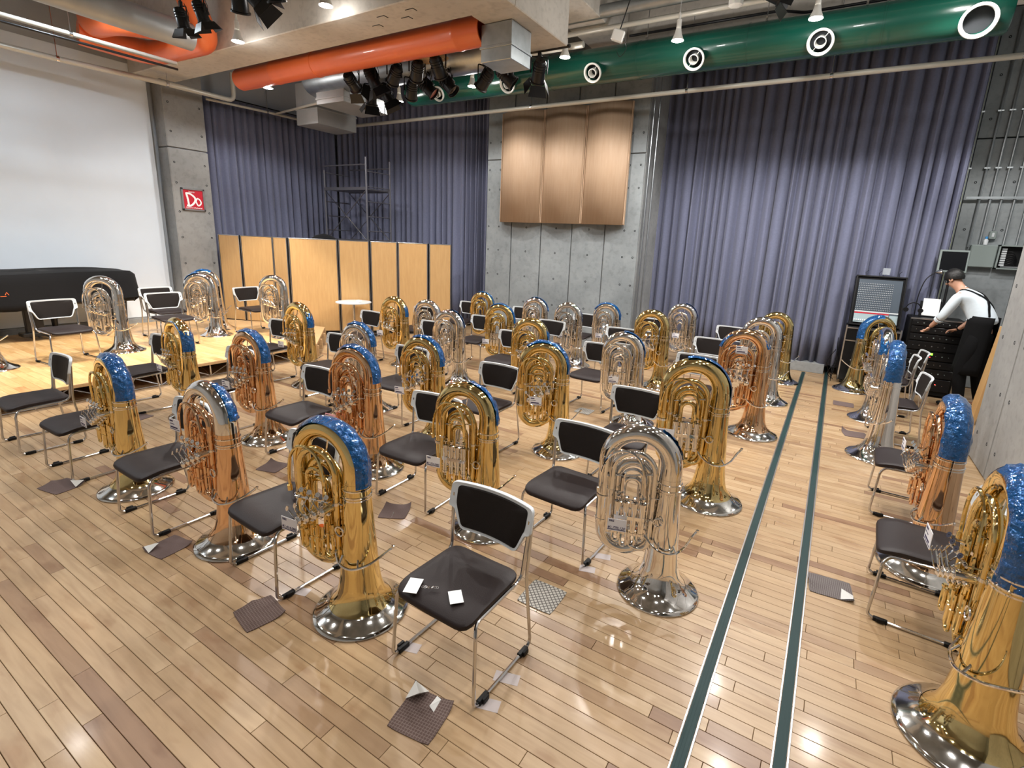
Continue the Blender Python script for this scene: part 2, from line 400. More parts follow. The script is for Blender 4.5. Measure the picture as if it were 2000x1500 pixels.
# left wall: screen wall, column, wall behind curtain
b = MB(); b.box(-12.0, -2.6, -.1, -11.0, 10.6, ZC); wl = struct('wall_left', b, M['hallb'])
b = MB(); b.box(-11.0, -2.0, HS+.10, -10.9, 4.78, 4.62, .004); sc_ = struct('wall_screen', b, M['white']); sc_['label'] = 'big white projection wall behind the stage'
b = MB(); b.box(-11.0, -2.0, HS, -10.86, 4.80, HS+.07); b.box(-11.0, -2.0, HS+.07, -10.88, 4.80, HS+.095); struct('baseboard_left', b, M['concd'])
b = MB(); b.box(-11.0, -2.0, 4.62, -10.9, 4.78, ZC); struct('wall_upper_left', b, M['hall'])
b = MB(); b.box(-11.0, 4.90, 0, -10.63, 5.53, ZC); col = struct('column_left', b, M['concd'])
for z0, z1 in ((0, 3.35), (3.35, ZC)):
    MB().box(-10.64, 4.88, z0+.012, -10.60, 5.55, z1-.012, .006).build('concrete_panel', M['concw'], col, False)
    MB().box(-10.95, 4.87, z0+.012, -10.605, 4.91, z1-.012, .004).build('concrete_panel', M['concw'], col, False)
holes(col, [(-10.6, y, z) for y in (4.95, 5.47) for z in (.85, 1.3, 1.78, 2.24, 2.75, 3.1, 3.62, 4.1)] , 'x')
# near walls out of view
b = MB(); b.box(-12.6, -2.9, -.1, 3.2, -2.6, ZC); struct('wall_front', b, M['hall'])
b = MB(); b.box(3.0, -2.6, -.1, 3.3, 10.9, ZC); struct('wall_right', b, M['conc'])
# right pillar close to the camera
b = MB(); b.box(1.53, 1.2, 0, 3.0, 6.72, ZC); pr_ = struct('pillar_right', b, M['concd'])
ys = [1.2, 2.3, 3.5, 4.75, 6.05, 6.74]
for i in range(5):
    for z0, z1 in ((0, 3.57), (3.57, ZC)):
        MB().box(1.50, ys[i]+.012, z0+.012, 1.56, ys[i+1]-.012, z1-.012, .005).build('concrete_panel', M['concw'], pr_, False)
MB().box(1.51, 6.72, 0, 3.0, 6.74, 3.56).build('concrete_panel', M['conc'], pr_, False)
holes(pr_, [(1.5, y, z) for y in (6.6, 6.2, 5.9, 5.0, 4.4, 3.8) for z in (.3, .8, 1.3, 1.8, 2.3)], '-x')
# plinth below the big curtain
b = MB(); b.box(-3.14, 9.86, 0, .06, 10.6, .17, .004); struct('plinth', b, M['concd'])
# ceiling
b = MB(); b.box(-12.6, -2.9, ZC, 3.3, 10.9, ZC+.2); ceil = struct('ceiling', b, M['concd'])
def beam(x0, y0, x1, y1, z0, m='concb'):
    b = MB(); b.box(x0, y0, z0, x1, y1, ZC, .01); return struct('ceiling_beam', b, M[m])
beam(-10.9, 4.53, -3.42, 5.12, 4.45)
beam(-4.02, 5.12, -3.42, 6.35, 4.45)
beam(-4.02, 6.35, -3.42, 8.9, 5.1)
beam(-3.42, 4.53, 3.0, 5.12, 4.95)
beam(-4.02, -2.6, -3.42, 4.53, 4.95)
beam(-10.9, -.2, -4.02, .4, 4.95)
beam(-3.42, 8.3, 3.0, 8.9, 5.05)
# shallow sockets cast in the beam soffit
b = MB()
for (x, y) in ((-5.0, 4.72), (-4.75, 4.86), (-5.25, 4.88), (-4.55, 4.72)): b.box(x-.06, y-.035, 4.445, x+.06, y-.028, 4.452); b.box(x+.053, y-.035, 4.445, x+.06, y+.035, 4.452)
ob = b.build('soffit_slots', M['hole'], ceil, False); ob['kind'] = 'stuff'

# ---- stage
stage = thing('stage', 'low wooden stage platform on a steel truss frame', 'stage', (0, 0, 0))
SX0, SX1 = -10.86, -7.10
dk = [(SX0, SX0+1.25), (SX0+1.25, SX0+2.5), (SX0+2.5, SX1)]
yy = [-1.2, .1, 1.35, 2.6, 3.85, 5.12]
for i in range(5):
    for (a, c) in dk:
        b = MB(); n = 9; wd = (yy[i+1]-yy[i])/14
        for q in range(14):
            off = rnd.random()*.5
            xs = [a]+[a+off+.001+j*(c-a)/2.2 for j in range(3) if a+.1 < a+off+j*(c-a)/2.2 < c-.1]+[c]
            for j in range(len(xs)-1):
                b.box(xs[j]+.0006, yy[i]+q*wd+.0006, HS-.004, xs[j+1]-.0006, yy[i]+(q+1)*wd-.0006, HS)
        b.box(a+.004, yy[i]+.004, HS-.035, c-.004, yy[i+1]-.004, HS-.004)
        b.build('deck_panel', M['stagewood'], stage, False)
# angled end piece in pale wood
P = [(-7.10, 5.13), (-8.32, 6.22), (-9.2, 6.05), (-10.30, 5.45), (-10.30, 5.13)]
b = MB(); b.add([(x, y, HS) for x, y in P]+[(x, y, HS-.04) for x, y in P], [(0, 1, 2, 3, 4), (9, 8, 7, 6, 5)]+[(i, i+5, (i+1) % 5+5, (i+1) % 5) for i in range(5)])
b.build('end_deck', M['lightwood'], stage, False)
for (x, y) in ((-7.18, 5.17), (-7.6, 5.55), (-8.0, 5.92), (-8.3, 6.16)):
    b = MB(); b.box(-.05, -.02, 0, .05, .02, HS-.04, .002, Matrix.Translation((x, y, 0)) @ Matrix.Rotation(math.radians(45), 4, 'Z'))
    b.build('end_leg', M['lightwood'], stage, False)
MB().box(SX1-.02, -1.2, HS-.04, SX1+.004, 5.12, HS-.001, .002).build('edge_trim', M['lightwood'], stage, False)
for i in range(11):
    y0 = -1.0+i*.6
    if y0 > 4.7: break
    b = MB(); X = SX1-.05
    b.tube([(X, y0, HS-.05), (X, y0+.3, .012), (X, y0+.6, HS-.05)], .007, 6)
    b.tube([(X, y0, .012), (X, y0+.6, .012)], .007, 6); b.tube([(X, y0+.3, HS-.04), (X, y0+.3, 0)], .009, 6)
    b.tube([(X-.5, y0+.3, HS-.04), (X, y0+.3, .012)], .007, 6)
    b.build('truss', M['chrome'], stage)
MB().box(SX1-.62, -1.2, 0, SX1-.60, 5.1, HS-.05).build('black_skirt', M['black'], stage, False)

# ---- curtains
def curtain(name, label, p0, p1, z0, z1, amp, wl_, seed, group=None):
    r = random.Random(seed); d = Vector((p1[0]-p0[0], p1[1]-p0[1], 0)); Ln = d.length; d.normalize(); nrm = Vector((d.y, -d.x, 0))
    pts = []; s = 0; side = 1
    while s < Ln:
        wdt = wl_*r.uniform(.55, 1.6)*(.62 if side > 0 else .34); am = amp*r.uniform(.45, 1.2)*(1 if side > 0 else 1.1); n = 5
        for k in range(n): pts.append((s+wdt*k/n, side*am*math.sin(PI*k/n)**.75))
        s += wdt; side = -side
    pts = [p for p in pts if p[0] < Ln]+[(Ln, 0)]
    b = MB(); NZ = 9; vs = []; fs = []
    for j in range(NZ+1):
        t = j/NZ; z = lerp(z1, z0, t)
        for i, (u, o) in enumerate(pts):
            sw = .012*math.sin(i*.37+seed)*t*2; k = .65+.45*t
            pos = Vector((p0[0], p0[1], 0))+d*(min(max(u+sw, 0), Ln))+nrm*(o*k+.015*math.sin(u*1.7+seed+t*2)); vs.append((pos.x, pos.y, z+(.006*math.sin(u*9) if j == NZ else 0)))
    n = len(pts)
    for j in range(NZ):
        for i in range(n-1): fs.append((j*n+i, j*n+i+1, (j+1)*n+i+1, (j+1)*n+i))
    b.add(vs, fs); me = b.mesh(name, M['curtain'])
    o = link(name, me, None, label, 'curtain', group)
    md = o.modifiers.new('thick', 'SOLIDIFY'); md.thickness = .006
    return o
curtain('curtain', 'widest grey-blue pleated curtain between the concrete pier and the conduits', (-3.18, 9.98), (1.40, 9.98), .15, 5.3, .085, .155, 1)
curtain('curtain', 'grey-blue pleated curtain on the back wall left of the concrete pier', (-10.72, 8.62), (-6.52, 9.50), .06, 5.3, .075, .13, 2)
curtain('curtain', 'grey-blue pleated curtain on the left side wall beside the red sign column', (-10.84, 5.60), (-10.84, 8.60), .06, 4.45, .075, .13, 3)
b = MB(); b.cyl((-10.84, 5.6, 4.47), (-10.84, 8.6, 4.47), .012, 6); link('curtain_track', b.mesh('curtain_track', M['blackm']), None, 'thin dark track above the side wall curtain', 'curtain track')

# ---- convex wooden sound panels
for i, (x0, x1) in enumerate(((-6.09, -5.14), (-5.13, -4.27), (-4.26, -3.41))):
    nm = ('left', 'middle', 'right')[i]
    t = thing('acoustic_panel', 'convex wooden sound panel on the concrete pier, %s' % ('the one nearest the scaffold' if i == 0 else 'middle one of three' if i == 1 else 'the one nearest the wide curtain'), 'acoustic panel', ((x0+x1)/2, 8.86, 2.36), group='convex panels on the pier')
    W = x1-x0; n = 16; b = MB(); vs = []; H_ = 2.04
    for z in (0, H_):
        for k in range(n+1):
            u = -W/2+W*k/n; vs.append((u, -.04-.15*math.cos(PI*k/n-PI/2)**1, z))
    fs = [(k, k+1, n+1+k+1, n+1+k) for k in range(n)]
    b.add(vs, fs)
    me = b.mesh('veneer_face', M['panelwood']); o = link('veneer_face', me, t); md = o.modifiers.new('t', 'SOLIDIFY'); md.thickness = .012
    b = MB()
    for z in (.001, H_-.013):
        top = [(-W/2+W*k/n, -.032-.145*math.sin(PI*k/n), z) for k in range(n+1)]+[(W/2, .0, z), (-W/2, .0, z)]
        m_ = len(top); vs = top+[(x, y, z+.012) for x, y, z in top]
        b.add(vs, [tuple(range(m_)), tuple(range(2*m_-1, m_-1, -1))]+[(q, (q+1) % m_, m_+(q+1) % m_, m_+q) for q in range(m_)])
    b.build('end_board', M['panelwood'], t, False)
    MB().box(-W/2+.002, -.06, .01, -W/2+.014, 0, H_-.01).box(W/2-.014, -.06, .01, W/2-.002, 0, H_-.01).build('side_board', M['panelwood'], t, False)

# ---- sign
t = thing('sign', 'red square sign reading Do in white on the concrete column', 'sign', (-10.598, 5.20, 2.47), PI/2)
b = MB(); s = .20
b.box(-s, -.03, -s, s, 0, -s+.03, .003).box(-s, -.03, s-.03, s, 0, s, .003).box(-s, -.03, -s, -s+.03, 0, s, .003).box(s-.03, -.03, -s, s, 0, s, .003); b.build('frame', M['alu'], t, False)
MB().box(-s+.028, -.012, -s+.028, s-.028, 0, s-.028).build('red_face', M['red'], t, False)
RX = Matrix.Rotation(PI/2, 4, 'X')
b = MB()
def stroke(b, pts, wdt, y=-.0165):
    P = spline([(x, y, z) for x, z in pts], 6)
    b.tube([Vector((p.x, p.y, p.z)) for p in P], wdt, 6)
Dp = [(-.125, .105), (-.05, .10), (.03, .03), (.015, -.05), (-.06, -.115), (-.12, -.11)]
bd = MB(); stroke(bd, Dp, .017); stroke(bd, [(-.115, .105), (-.095, 0), (-.085, -.115)], .017)
for i, p in enumerate(bd.v): bd.v[i] = (p[0], -.014+(p[1]+.0165)*.15, p[2])
bd.build('letter_d', M['paper'], t)
bo = MB(); stroke(bo, [(.07, .03), (.045, -.03), (.08, -.105), (.13, -.06), (.115, 0), (.07, .03)], .013)
for i, p in enumerate(bo.v): bo.v[i] = (p[0], -.014+(p[1]+.0165)*.15, p[2])
bo.build('letter_o', M['paper'], t)
text_mesh('lettering', 'Space', .045, M['paper'], t, Matrix.Translation((-.02, -.0135, .135)) @ RX)
text_mesh('lettering', 'Concerts & Rehearsal', .032, M['paper'], t, Matrix.Translation((0, -.0135, -.148)) @ RX, bold=.0006)

# ---- folding partition of beech panels
pp = [(-10.42, 5.50), (-9.92, 5.64), (-9.36, 5.95), (-8.94, 5.97), (-8.35, 6.62), (-7.93, 7.03), (-7.66, 7.50), (-7.22, 7.92), (-7.02, 8.40)]
t = thing('folding_partition', 'folding wooden partition of tall beech panels with metal joints', 'partition', (-8.35, 6.62, 0)); o_ = Vector((-8.35, 6.62, 0))
PH = 1.86
for i in range(8):
    a = Vector((*pp[i], 0))-o_; c = Vector((*pp[i+1], 0))-o_; d = (c-a); Ln = d.length; ang = math.atan2(d.y, d.x)
    mt = Matrix.Translation(a) @ Matrix.Rotation(ang, 4, 'Z')
    z0 = (.09 if i >= 3 else HS+.012)
    MB().box(.03, -.022, z0, Ln-.03, .022, PH-.015, .003, mt).build('panel', M['beech'], t, False)
    MB().box(.02, -.024, PH-.015, Ln-.02, .024, PH, .002, mt).build('top_rail', M['alu'], t, False)
    if i >= 3: MB().box(.03, -.02, .01, Ln-.03, .02, .09, .002, mt).build('kick_rail', M['black'], t, False)
    for q in (.012, Ln-.024): MB().box(q, -.026, z0, q+.012, .026, PH, .002, mt).build('edge_post', M['alu'], t, False)
for i in range(1, 9):
    p = Vector((*pp[i], 0))-o_; MB().cyl(p+Vector((0, 0, .09 if i > 3 else HS+.012)), p+Vector((0, 0, PH)), .011, 8).build('hinge', M['blackm'], t)
for p in ((-7.93, 7.03), (-7.22, 7.92)):
    MB().box(p[0]-o_.x-.2, p[1]-o_.y-.03, 0.002, p[0]-o_.x+.2, p[1]-o_.y+.03, .05, .01).build('foot', M['blackm'], t, False)

# ================================================================== CHAIRS
def rounded(poly, r, n=4):
    pts = [Vector((x, y, 0)) for x, y in poly]; out = []
    m = len(pts)
    for i in range(m):
        p = pts[i]; a = pts[i-1]-p; b_ = pts[(i+1) % m]-p; ra = min(r, a.length*.45, b_.length*.45)
        A = p+a.normalized()*ra; B = p+b_.normalized()*ra
        for k in range(n+1):
            q = k/n; v = A*(1-q)**2+p*2*q*(1-q)+B*q*q; out.append((v.x, v.y))
    return out
def slab(b, outl, layers, fn):
    """outl: closed 2d outline; layers: list of (scale, h) rings bottom centre -> top centre; fn(x, y, h) -> 3d"""
    cx = sum(p[0] for p in outl)/len(outl); cy = sum(p[1] for p in outl)/len(outl); n = len(outl); vs = []; fs = []
    for s, h in layers:
        for x, y in outl: vs.append(fn(cx+(x-cx)*s, cy+(y-cy)*s, h))
    for j in range(len(layers)-1):
        for i in range(n): k = (i+1) % n; fs.append((j*n+i, j*n+k, (j+1)*n+k, (j+1)*n+i))
    fs.append(tuple(range(n))[::-1]); fs.append(tuple(range((len(layers)-1)*n, len(layers)*n)))
    b.add(vs, fs)
def densify(outl, n=3):
    out = []
    for i in range(len(outl)):
        a = outl[i]; c = outl[(i+1) % len(outl)]
        L = math.hypot(a[0]-c[0], a[1]-c[1]); m = max(1, int(L/.04))
        for k in range(m): out.append((lerp(a[0], c[0], k/m), lerp(a[1], c[1], k/m)))
    return out
def make_chair():
    P = {}
    # seat
    b = MB(); ol = densify(rounded([(-.225, -.235), (.225, -.235), (.21, .19), (-.21, .19)], .07))
    def f(x, y, h):
        z = h-.004*(1-min(1, (x/.22)**2)) - (max(0, -.10-y)**2)*1.6 + .02*max(0, y-.1)
        return (x, y, z)
    slab(b, ol, [(.2, .402), (.6, .402), (.93, .404), (.985, .412), (1, .424), (.99, .434), (.95, .439), (.75, .440), (.45, .438), (.2, .437)], f)
    P['seat'] = b.mesh('seat', M['seat'])
    # backrest frame, curved in plan and leaning
    def bk(x, z, h):
        y = .165+.045*(1-(x/.25)**2)+(z-.55)*.22
        return (x, y+h, z)
    ol = densify(rounded([(-.250, .775), (.250, .775), (.254, .650), (.222, .640), (.175, .535), (-.175, .535), (-.222, .640), (-.254, .650)], .028))
    b = MB(); slab(b, ol, [(.2, -.004), (.55, -.004), (.8, -.004), (.985, -.010), (1, -.004), (1, .008), (.985, .013), (.8, .006), (.5, .006), (.2, .006)], bk)
    P['back_frame'] = b.mesh('back_frame', M['whitepl'])
    ol = densify(rounded([(-.216, .757), (.216, .757), (.213, .665), (.170, .550), (-.170, .550), (-.213, .665)], .022))
    b = MB()
    slab(b, ol, [(.2, -.013), (.6, -.013), (.96, -.013), (1, -.008), (1, .010), (.96, .014), (.6, .014), (.2, .014)], bk)
    P['back_pad'] = b.mesh('back_pad', M['pad'])
    for s, nm in ((-1, 'L'), (1, 'R')):
        path = [(s*.236, .205, .715), (s*.222, .175, .43), (s*.215, .14, .405), (s*.215, -.165, .395), (s*.236, -.195, .36), (s*.250, -.215, .03), (s*.250, -.19, .011), (s*.250, .215, .011), (s*.250, .235, .04), (s*.238, .19, .42), (s*.243, .213, .72)]
        b = MB(); b.tube(fillet(path, .045, 4), .0088, 8); P['side_frame'+nm] = b.mesh('side_frame', M['chrome'])
    b = MB()
    for y in (-.12, .12): b.tube([(-.215, y, .392), (.215, y, .392)], .007, 6)
    P['crossbar'] = b.mesh('crossbar', M['chrome'])
    b = MB(); b.box(-.012, -.035, 0, .012, .035, .024, .004); b.box(.008, -.02, .006, .024, .02, .03, .003); P['glide'] = b.mesh('glide', M['black'])
    return P
CH = make_chair()
def chair(x, y, rz, label, group, z=0, sc=1.0):
    t = thing('stacking_chair', label, 'chair', (x, y, z), rz, group, sc)
    for k in ('seat', 'back_frame', 'back_pad', 'side_frameL', 'side_frameR', 'crossbar'): link(k.replace('frameL', 'frame').replace('frameR', 'frame'), CH[k], t)
    for s in (-1, 1):
        for yy_ in (-.15, .17):
            g = link('glide', CH['glide'], t); g.location = (s*.250, yy_, 0)
            if s < 0: g.rotation_euler = (0, 0, PI)
    return t
ROWN = ['front', 'second', 'third', 'fourth', 'fifth', 'sixth']
COLN = {'A': 'first', 'B': 'second', 'C': 'third', 'D': 'fourth', 'E': 'fifth'}
GR = {'A': [(-1.30, 1.66), (-1.33, 2.83), (-1.34, 3.95), (-1.26, 5.87), (-1.38, 7.20), (-1.36, 8.65)],
      'B': [(-2.60, 1.60), (-2.57, 2.71), (-2.78, 3.88), (-2.44, 5.67), (-2.68, 7.05), (-2.73, 8.50)],
      'C': [(-3.80, 1.50), (-3.94, 2.66), (-3.99, 3.90), (-3.72, 5.62), (-3.84, 6.90), (-3.78, 8.08)],
      'D': [(-5.08, 1.49), (-5.21, 2.65), (-5.14, 3.84), (-5.03, 5.44), (-4.87, 6.46), (-5.02, 7.97)],
      'E': [(-6.02, 1.45), (-6.43, 2.45), (-6.54, 3.97), (-6.42, 5.47), (-6.24, 6.55), (-6.20, 7.79)]}
for c_, lst in GR.items():
    for i, (x, y) in enumerate(lst):
        if (c_, i) == ('A', 0): lb = 'brown and grey chair nearest the camera with white cards on its seat'
        else: lb = 'dark brown chair in the %s row, %s chair left of the green floor tracks' % (ROWN[i], COLN[c_])
        chair(x, y, rnd.uniform(-.05, .05) if (c_, i) != ('A', 0) else -.03, lb, 'chairs in six rows left of the floor tracks')
RC = [(.68, 3.38, 'nearest the camera'), (.74, 4.82, 'second from the camera'), (.80, 6.80, 'third from the camera'), (.84, 8.09, 'fourth from the camera'), (.99, 8.62, 'farthest, before the black equipment')]
for x, y, s in RC: chair(x, y, -PI/2+rnd.uniform(-.06, .06), 'dark chair right of the floor tracks facing them, %s' % s, 'chairs right of the floor tracks')
for x, y, s in ((-8.42, 2.42, 'nearest the covered piano'), (-8.55, 3.72, 'front one of the pair beside the concrete column'), (-9.36, 3.98, 'back one of the pair beside the concrete column'), (-8.72, 5.12, 'before the wooden partition')):
    chair(x, y, PI/2+rnd.uniform(-.05, .1), 'brown white-framed chair on the stage, %s' % s, 'chairs on the stage', HS)

# ================================================================== TUBAS
def racetrack(x0, x1, zb, zt, y, n=8):
    """U-loops: up x0, over, down x1"""
    R = (x1-x0)/2; return arc((x0+x1)/2, zt, R, 180, 0, n, y)
def tuba_parts(var):
    P = {}
    T = .78 if var != 2 else .80
    b = MB()
    prof = [(.0, .222), (.004, .232), (.012, .234), (.016, .229), (.022, .216), (.036, .188), (.055, .158), (.082, .134), (.12, .115), (.17, .103), (.24, .094), (.32, .088), (.42, .081), (.54, .0735), (.66, .067), (.72, .0645)]
    b.lathe(prof, seg=44); b.lathe([(.003, .226), (.02, .205), (.05, .155), (.1, .11), (.2, .085), (.4, .07)], seg=32)
    P['bell'] = (b, 'flare')
    b = MB(); b.lathe([(.0, .224), (.002, .2350), (.008, .2370), (.016, .2325), (.023, .2175), (.037, .1895), (.056, .1595), (.060, .1555)], seg=44); P['bell_garland'] = (b, 'garland')
    b = MB()
    for z, r in ((.640, .0700), (.655, .0715), (.690, .0690)): b.lathe([(z-.005, r-.004), (z-.003, r+.001), (z+.003, r+.001), (z+.005, r-.004)], seg=28)
    P['collar_ring'] = (b, 'trim')
    R0 = .178
    path = [(0, 0, .71)]+[(0, 0, T-.03)]+arc(R0, T, R0, 180, 0, 18)+[(2*R0, 0, .66), (2*R0, 0, .52), (2*R0, 0, .40)]
    # bow starts at bell side: arc from 180deg (x=0) to 0deg (x=2R0)
    n = len(path); rad = [lerp(.0645, .040, (i/(n-1))**.9) for i in range(n)]
    b = MB(); b.tube(path, rad, 20); P['main_bow'] = (b, 'bow')
    # outer bottom bow and inner branches
    b = MB()
    xb = .105; Rb = (2*R0-xb)/2
    zb = .235+Rb
    path = [(2*R0, 0, .41), (2*R0, 0, zb)]+arc((2*R0+xb)/2, zb, Rb, 0, -180, 14)+[(xb, .005, zb+.15), (xb, .012, .66)]+arc((xb+.285)/2, .70, (.285-xb)/2, 180, 0, 10, .014)+[(.285, .016, .5), (.285, .018, zb+.06)]
    n = len(path); b.tube(path, [lerp(.039, .024, i/(n-1)) for i in range(n)], 14)
    zi = zb+.045
    path = [(.285, .018, zi+.03)]+arc((.285+.155)/2, zi, .065, 0, -180, 10, .02)+[(.155, .024, .5), (.155, .03, .64)]+arc((.155+.245)/2, .655, .045, 180, 0, 8, .032)+[(.245, .034, .5)]
    n = len(path); b.tube(path, [lerp(.024, .014, i/(n-1)) for i in range(n)], 12)
    P['branch_tubing'] = (b, 'body')
    # outside parallel branch
    b = MB(); ys = .052
    path = [(.315, ys, .36), (.315, ys, .74)]+arc(.20, .745, .115, 0, 180, 12, ys)+[(.085, ys, .5), (.085, ys, .33)]+arc(.14, .33, .055, 180, 360, 8, ys)+[(.195, ys, .45)]
    b.tube(path, [lerp(.020, .013, i/(len(path)-1)) for i in range(len(path))], 10)
    path = [(.255, ys+.012, .60), (.255, ys+.012, .70)]+arc(.2, .71, .055, 0, 180, 8, ys+.012)+[(.145, ys+.012, .60), (.145, ys+.012, .42)]
    b.tube(path, .0115, 8); P['tuning_branch'] = (b, 'body')
    if var == 1:
        # piston valves, front facing
        vx = [.135, .180, .225, .270]
        vs_ = [((x, ys+.038, .40), (x, ys+.038, .57)) for x in vx]
        vb = []
        for a, c in vs_:
            q = MB(); q.cyl(a, c, .0185, 14); q.lathe([(-.006, .012), (-.004, .0205), (.008, .0205), (.011, .010)], c, (0, 0, 1), 14); q.cyl(c, (c[0], c[1], c[2]+.035), .004, 6); q.lathe([(0, .004), (.001, .013), (.005, .013), (.006, .004)], (c[0], c[1], c[2]+.034), (0, 0, 1), 12); q.lathe([(-.02, .010), (-.015, .0205), (0, .0205)], a, (0, 0, 1), 14); vb.append(q)
    else:
        vb = []; vx = [.105, .158, .211, .264] if var == 0 else [.12, .17, .22, .27]
        for i, x in enumerate(vx):
            z = .585-.030*i if var == 0 else .53+.014*i
            q = MB(); y0 = ys+.018
            q.cyl((x, y0, z), (x, y0+.055, z), .0215, 14); q.lathe([(0, .0235), (.006, .0235), (.010, .016), (.014, .013), (.016, .004)], (x, y0+.055, z), (0, 1, 0), 14)
            q.tube([(x, y0+.068, z), (x-.012, y0+.085, z+.03), (x+.02, y0+.095, z+.075)], .0032, 5); q.lathe([(0, .002), (.0, .013), (.003, .013), (.003, .002)], (x+.022, y0+.096, z+.080), (.3, .9, .3), 10)
            q.box(x-.018, y0+.012, z-.034, x+.018, y0+.030, z-.018, .004)
            vb.append(q)
    for i, q in enumerate(vb): P['valve%d' % i] = (q, 'trim')
    if var != 1:
        q = MB(); zr = .635 if var == 0 else .66; y0 = ys+.058
        q.cyl((vx[0]-.03, y0, zr), (vx[-1]+.03, y0, zr-.02), .005, 8)
        for i, x in enumerate(vx):
            q.lathe([(-.010, .005), (-.009, .0085), (.009, .0085), (.010, .005)], (x, y0, zr-.005*i), (1, 0, -.08), 8)
            zz_ = .585-.030*i if var == 0 else .53+.014*i
            q.tube([(x, y0+.008, zr-.005*i), (x+.004, y0+.03, (zr+zz_)/2), (x-.010, ys+.075, zz_+.01)], .003, 5)
            q.tube([(x, y0, zr), (x-.022, y0+.022, zr+.035), (x-.045, y0+.028, zr+.045)], .0034, 5)
            q.lathe([(0, .002), (0, .012), (.003, .012), (.003, .002)], (x-.050, y0+.030, zr+.047), (-.3, 1, .5), 10)
        for x in (vx[0]-.02, vx[-1]+.02): q.cyl((x, ys, zr), (x, y0, zr), .004, 6)
        P['lever_rack'] = (q, 'trim'); 
    else:
        q = MB()
        for z in (.44, .54): q.cyl((.115, ys+.038, z), (.29, ys+.038, z), .006, 8)
        q.box(.118, ys+.05, .475, .288, ys+.056, .50, .002)
        P['valve_bridge'] = (q, 'trim')
    # valve slides hanging down
    zz = [.345, .315, .30, .335] if var != 2 else [.36, .30, .36, .31]
    for i, x in enumerate(vx):
        q = MB(); y0 = ys+.030+(.012 if i % 2 else 0); hw = .0165; zt = .50-.02*i if var != 1 else .42
        q.tube([(x-hw, y0, zt), (x-hw, y0, zz[i]+hw)]+arc(x, zz[i]+hw, hw, 180, 360, 6, y0)+[(x+hw, y0, zt)], .0078, 8)
        for sx in (-1, 1): q.lathe([(0, .0082), (.002, .0105), (.010, .0105), (.012, .0082)], (x+sx*hw, y0, zz[i]+.09), (0, 0, 1), 10)
        P['tuning_slide%d' % i] = (q, 'body')
    b = MB()
    yp = .085
    b.tube(spline([(.385, .060, .62), (.378, .066, .72), (.355, .070, .80), (.30, .074, .86), (.23, .074, .865), (.17, .072, .82), (.14, .075, .72), (.13, ys+.02, .58)], 5), [lerp(.0072, .0095, i/35) for i in range(36)], 8)
    b.lathe([(0, .0075), (.0, .0115), (.03, .0125), (.032, .008)], (.386, .060, .60), (.05, 0, 1), 12)
    P['mouthpipe'] = (b, 'body')
    b = MB(); g = spline([(.13, .060, .40), (.085, .072, .345), (.03, .105, .315), (-.045, .102, .305), (-.11, .052, .325), (-.155, -.01, .365), (-.185, -.035, .395)], 5)
    b.tube(g, .0068, 8)
    for p, r in ((g[0], .012), (g[-1], .0095)): b.lathe([(-.008, .004), (-.006, r), (.006, r), (.008, .004)], p, (0, 0, 1), 10)
    b.tube([(.03, .105, .315), (.03, .082, .35)], .005, 6); b.tube([(-.07, .09, .31), (-.05, .065, .34)], .005, 6)
    P['guard_rail'] = (b, 'trim')
    b = MB(); b.tube([(.045+.024*math.cos(a*PI/8), .082, .475+.024*math.sin(a*PI/8)) for a in range(16)], .0045, 6, closed=True); b.tube([(.069, .082, .475), (.095, .07, .475)], .004, 6)
    P['thumb_ring'] = (b, 'trim')
    b = MB()
    for (a, c) in (((0, .05, .60), (.10, .05, .60)), ((.10, .05, .74), (.34, .045, .70)), ((.10, .04, .45), (.0, .06, .45)), ((.33, .03, .45), (.27, .06, .45)), ((.35, .03, .62), (.315, .05, .62)), ((.16, .04, .80), (.14, .03, .93)), ((.105, .02, .36), (.15, .05, .36)), ((.29, .03, .33), (.35, .02, .33)), ((.1, .03, .56), (.31, .03, .56))):
        b.tube([a, c], .0042, 6)
        for p in (a, c): b.lathe([(-.004, .002), (-.003, .011), (.003, .011), (.004, .002)], p, Vector(c)-Vector(a), 8)
    for (x, y, z, r) in ((.356, 0, .41, .0435), (.356, 0, .56, .048), (.105, .008, .55, .034), (.285, .016, .60, .030), (.315, ys, .62, .021), (.085, ys, .60, .018)):
        b.lathe([(-.009, r-.004), (-.007, r), (.007, r), (.009, r-.004)], (x, y, z), None, 18)
    P['braces'] = (b, 'trim')
    return P
TP = [tuba_parts(i) for i in range(3)]
def film_mesh(a0, a1, mid, seed):
    """blue stretch film hugging the outside of the top bow: a0..a1 in degrees round the bow from the bell side"""
    b = MB(); R0 = .178; T = .78; n = 22; m = 12; vs = []; r = random.Random(seed)
    for i in range(n+1):
        a = lerp(a0, a1, i/n)
        if a < 0: c = Vector((0, 0, T+math.radians(a)*R0)); out = Vector((-1, 0, 0)); rr = .0645
        else: c = Vector((R0-R0*math.cos(math.radians(a)), 0, T+R0*math.sin(math.radians(a)))); out = Vector((-math.cos(math.radians(a)), 0, math.sin(math.radians(a)))); rr = lerp(.064, .049, a/180)
        for k in range(m+1):
            th = math.radians(lerp(-72, 72, k/m)+mid)
            d = out*math.cos(th)+Vector((0, 1, 0))*math.sin(th)
            nz = noise.noise(Vector((i*.55+seed, k*.8, seed*1.7)))
            vs.append(c+d*(rr+.0045+.005*nz+.0025*math.sin(k*2.1+i*.9+seed)))
    fs = [(i*(m+1)+k, i*(m+1)+k+1, (i+1)*(m+1)+k+1, (i+1)*(m+1)+k) for i in range(n) for k in range(m)]
    b.add(vs, fs); return b.mesh('blue_film', M['film'])
FILM = {}
MC = {}
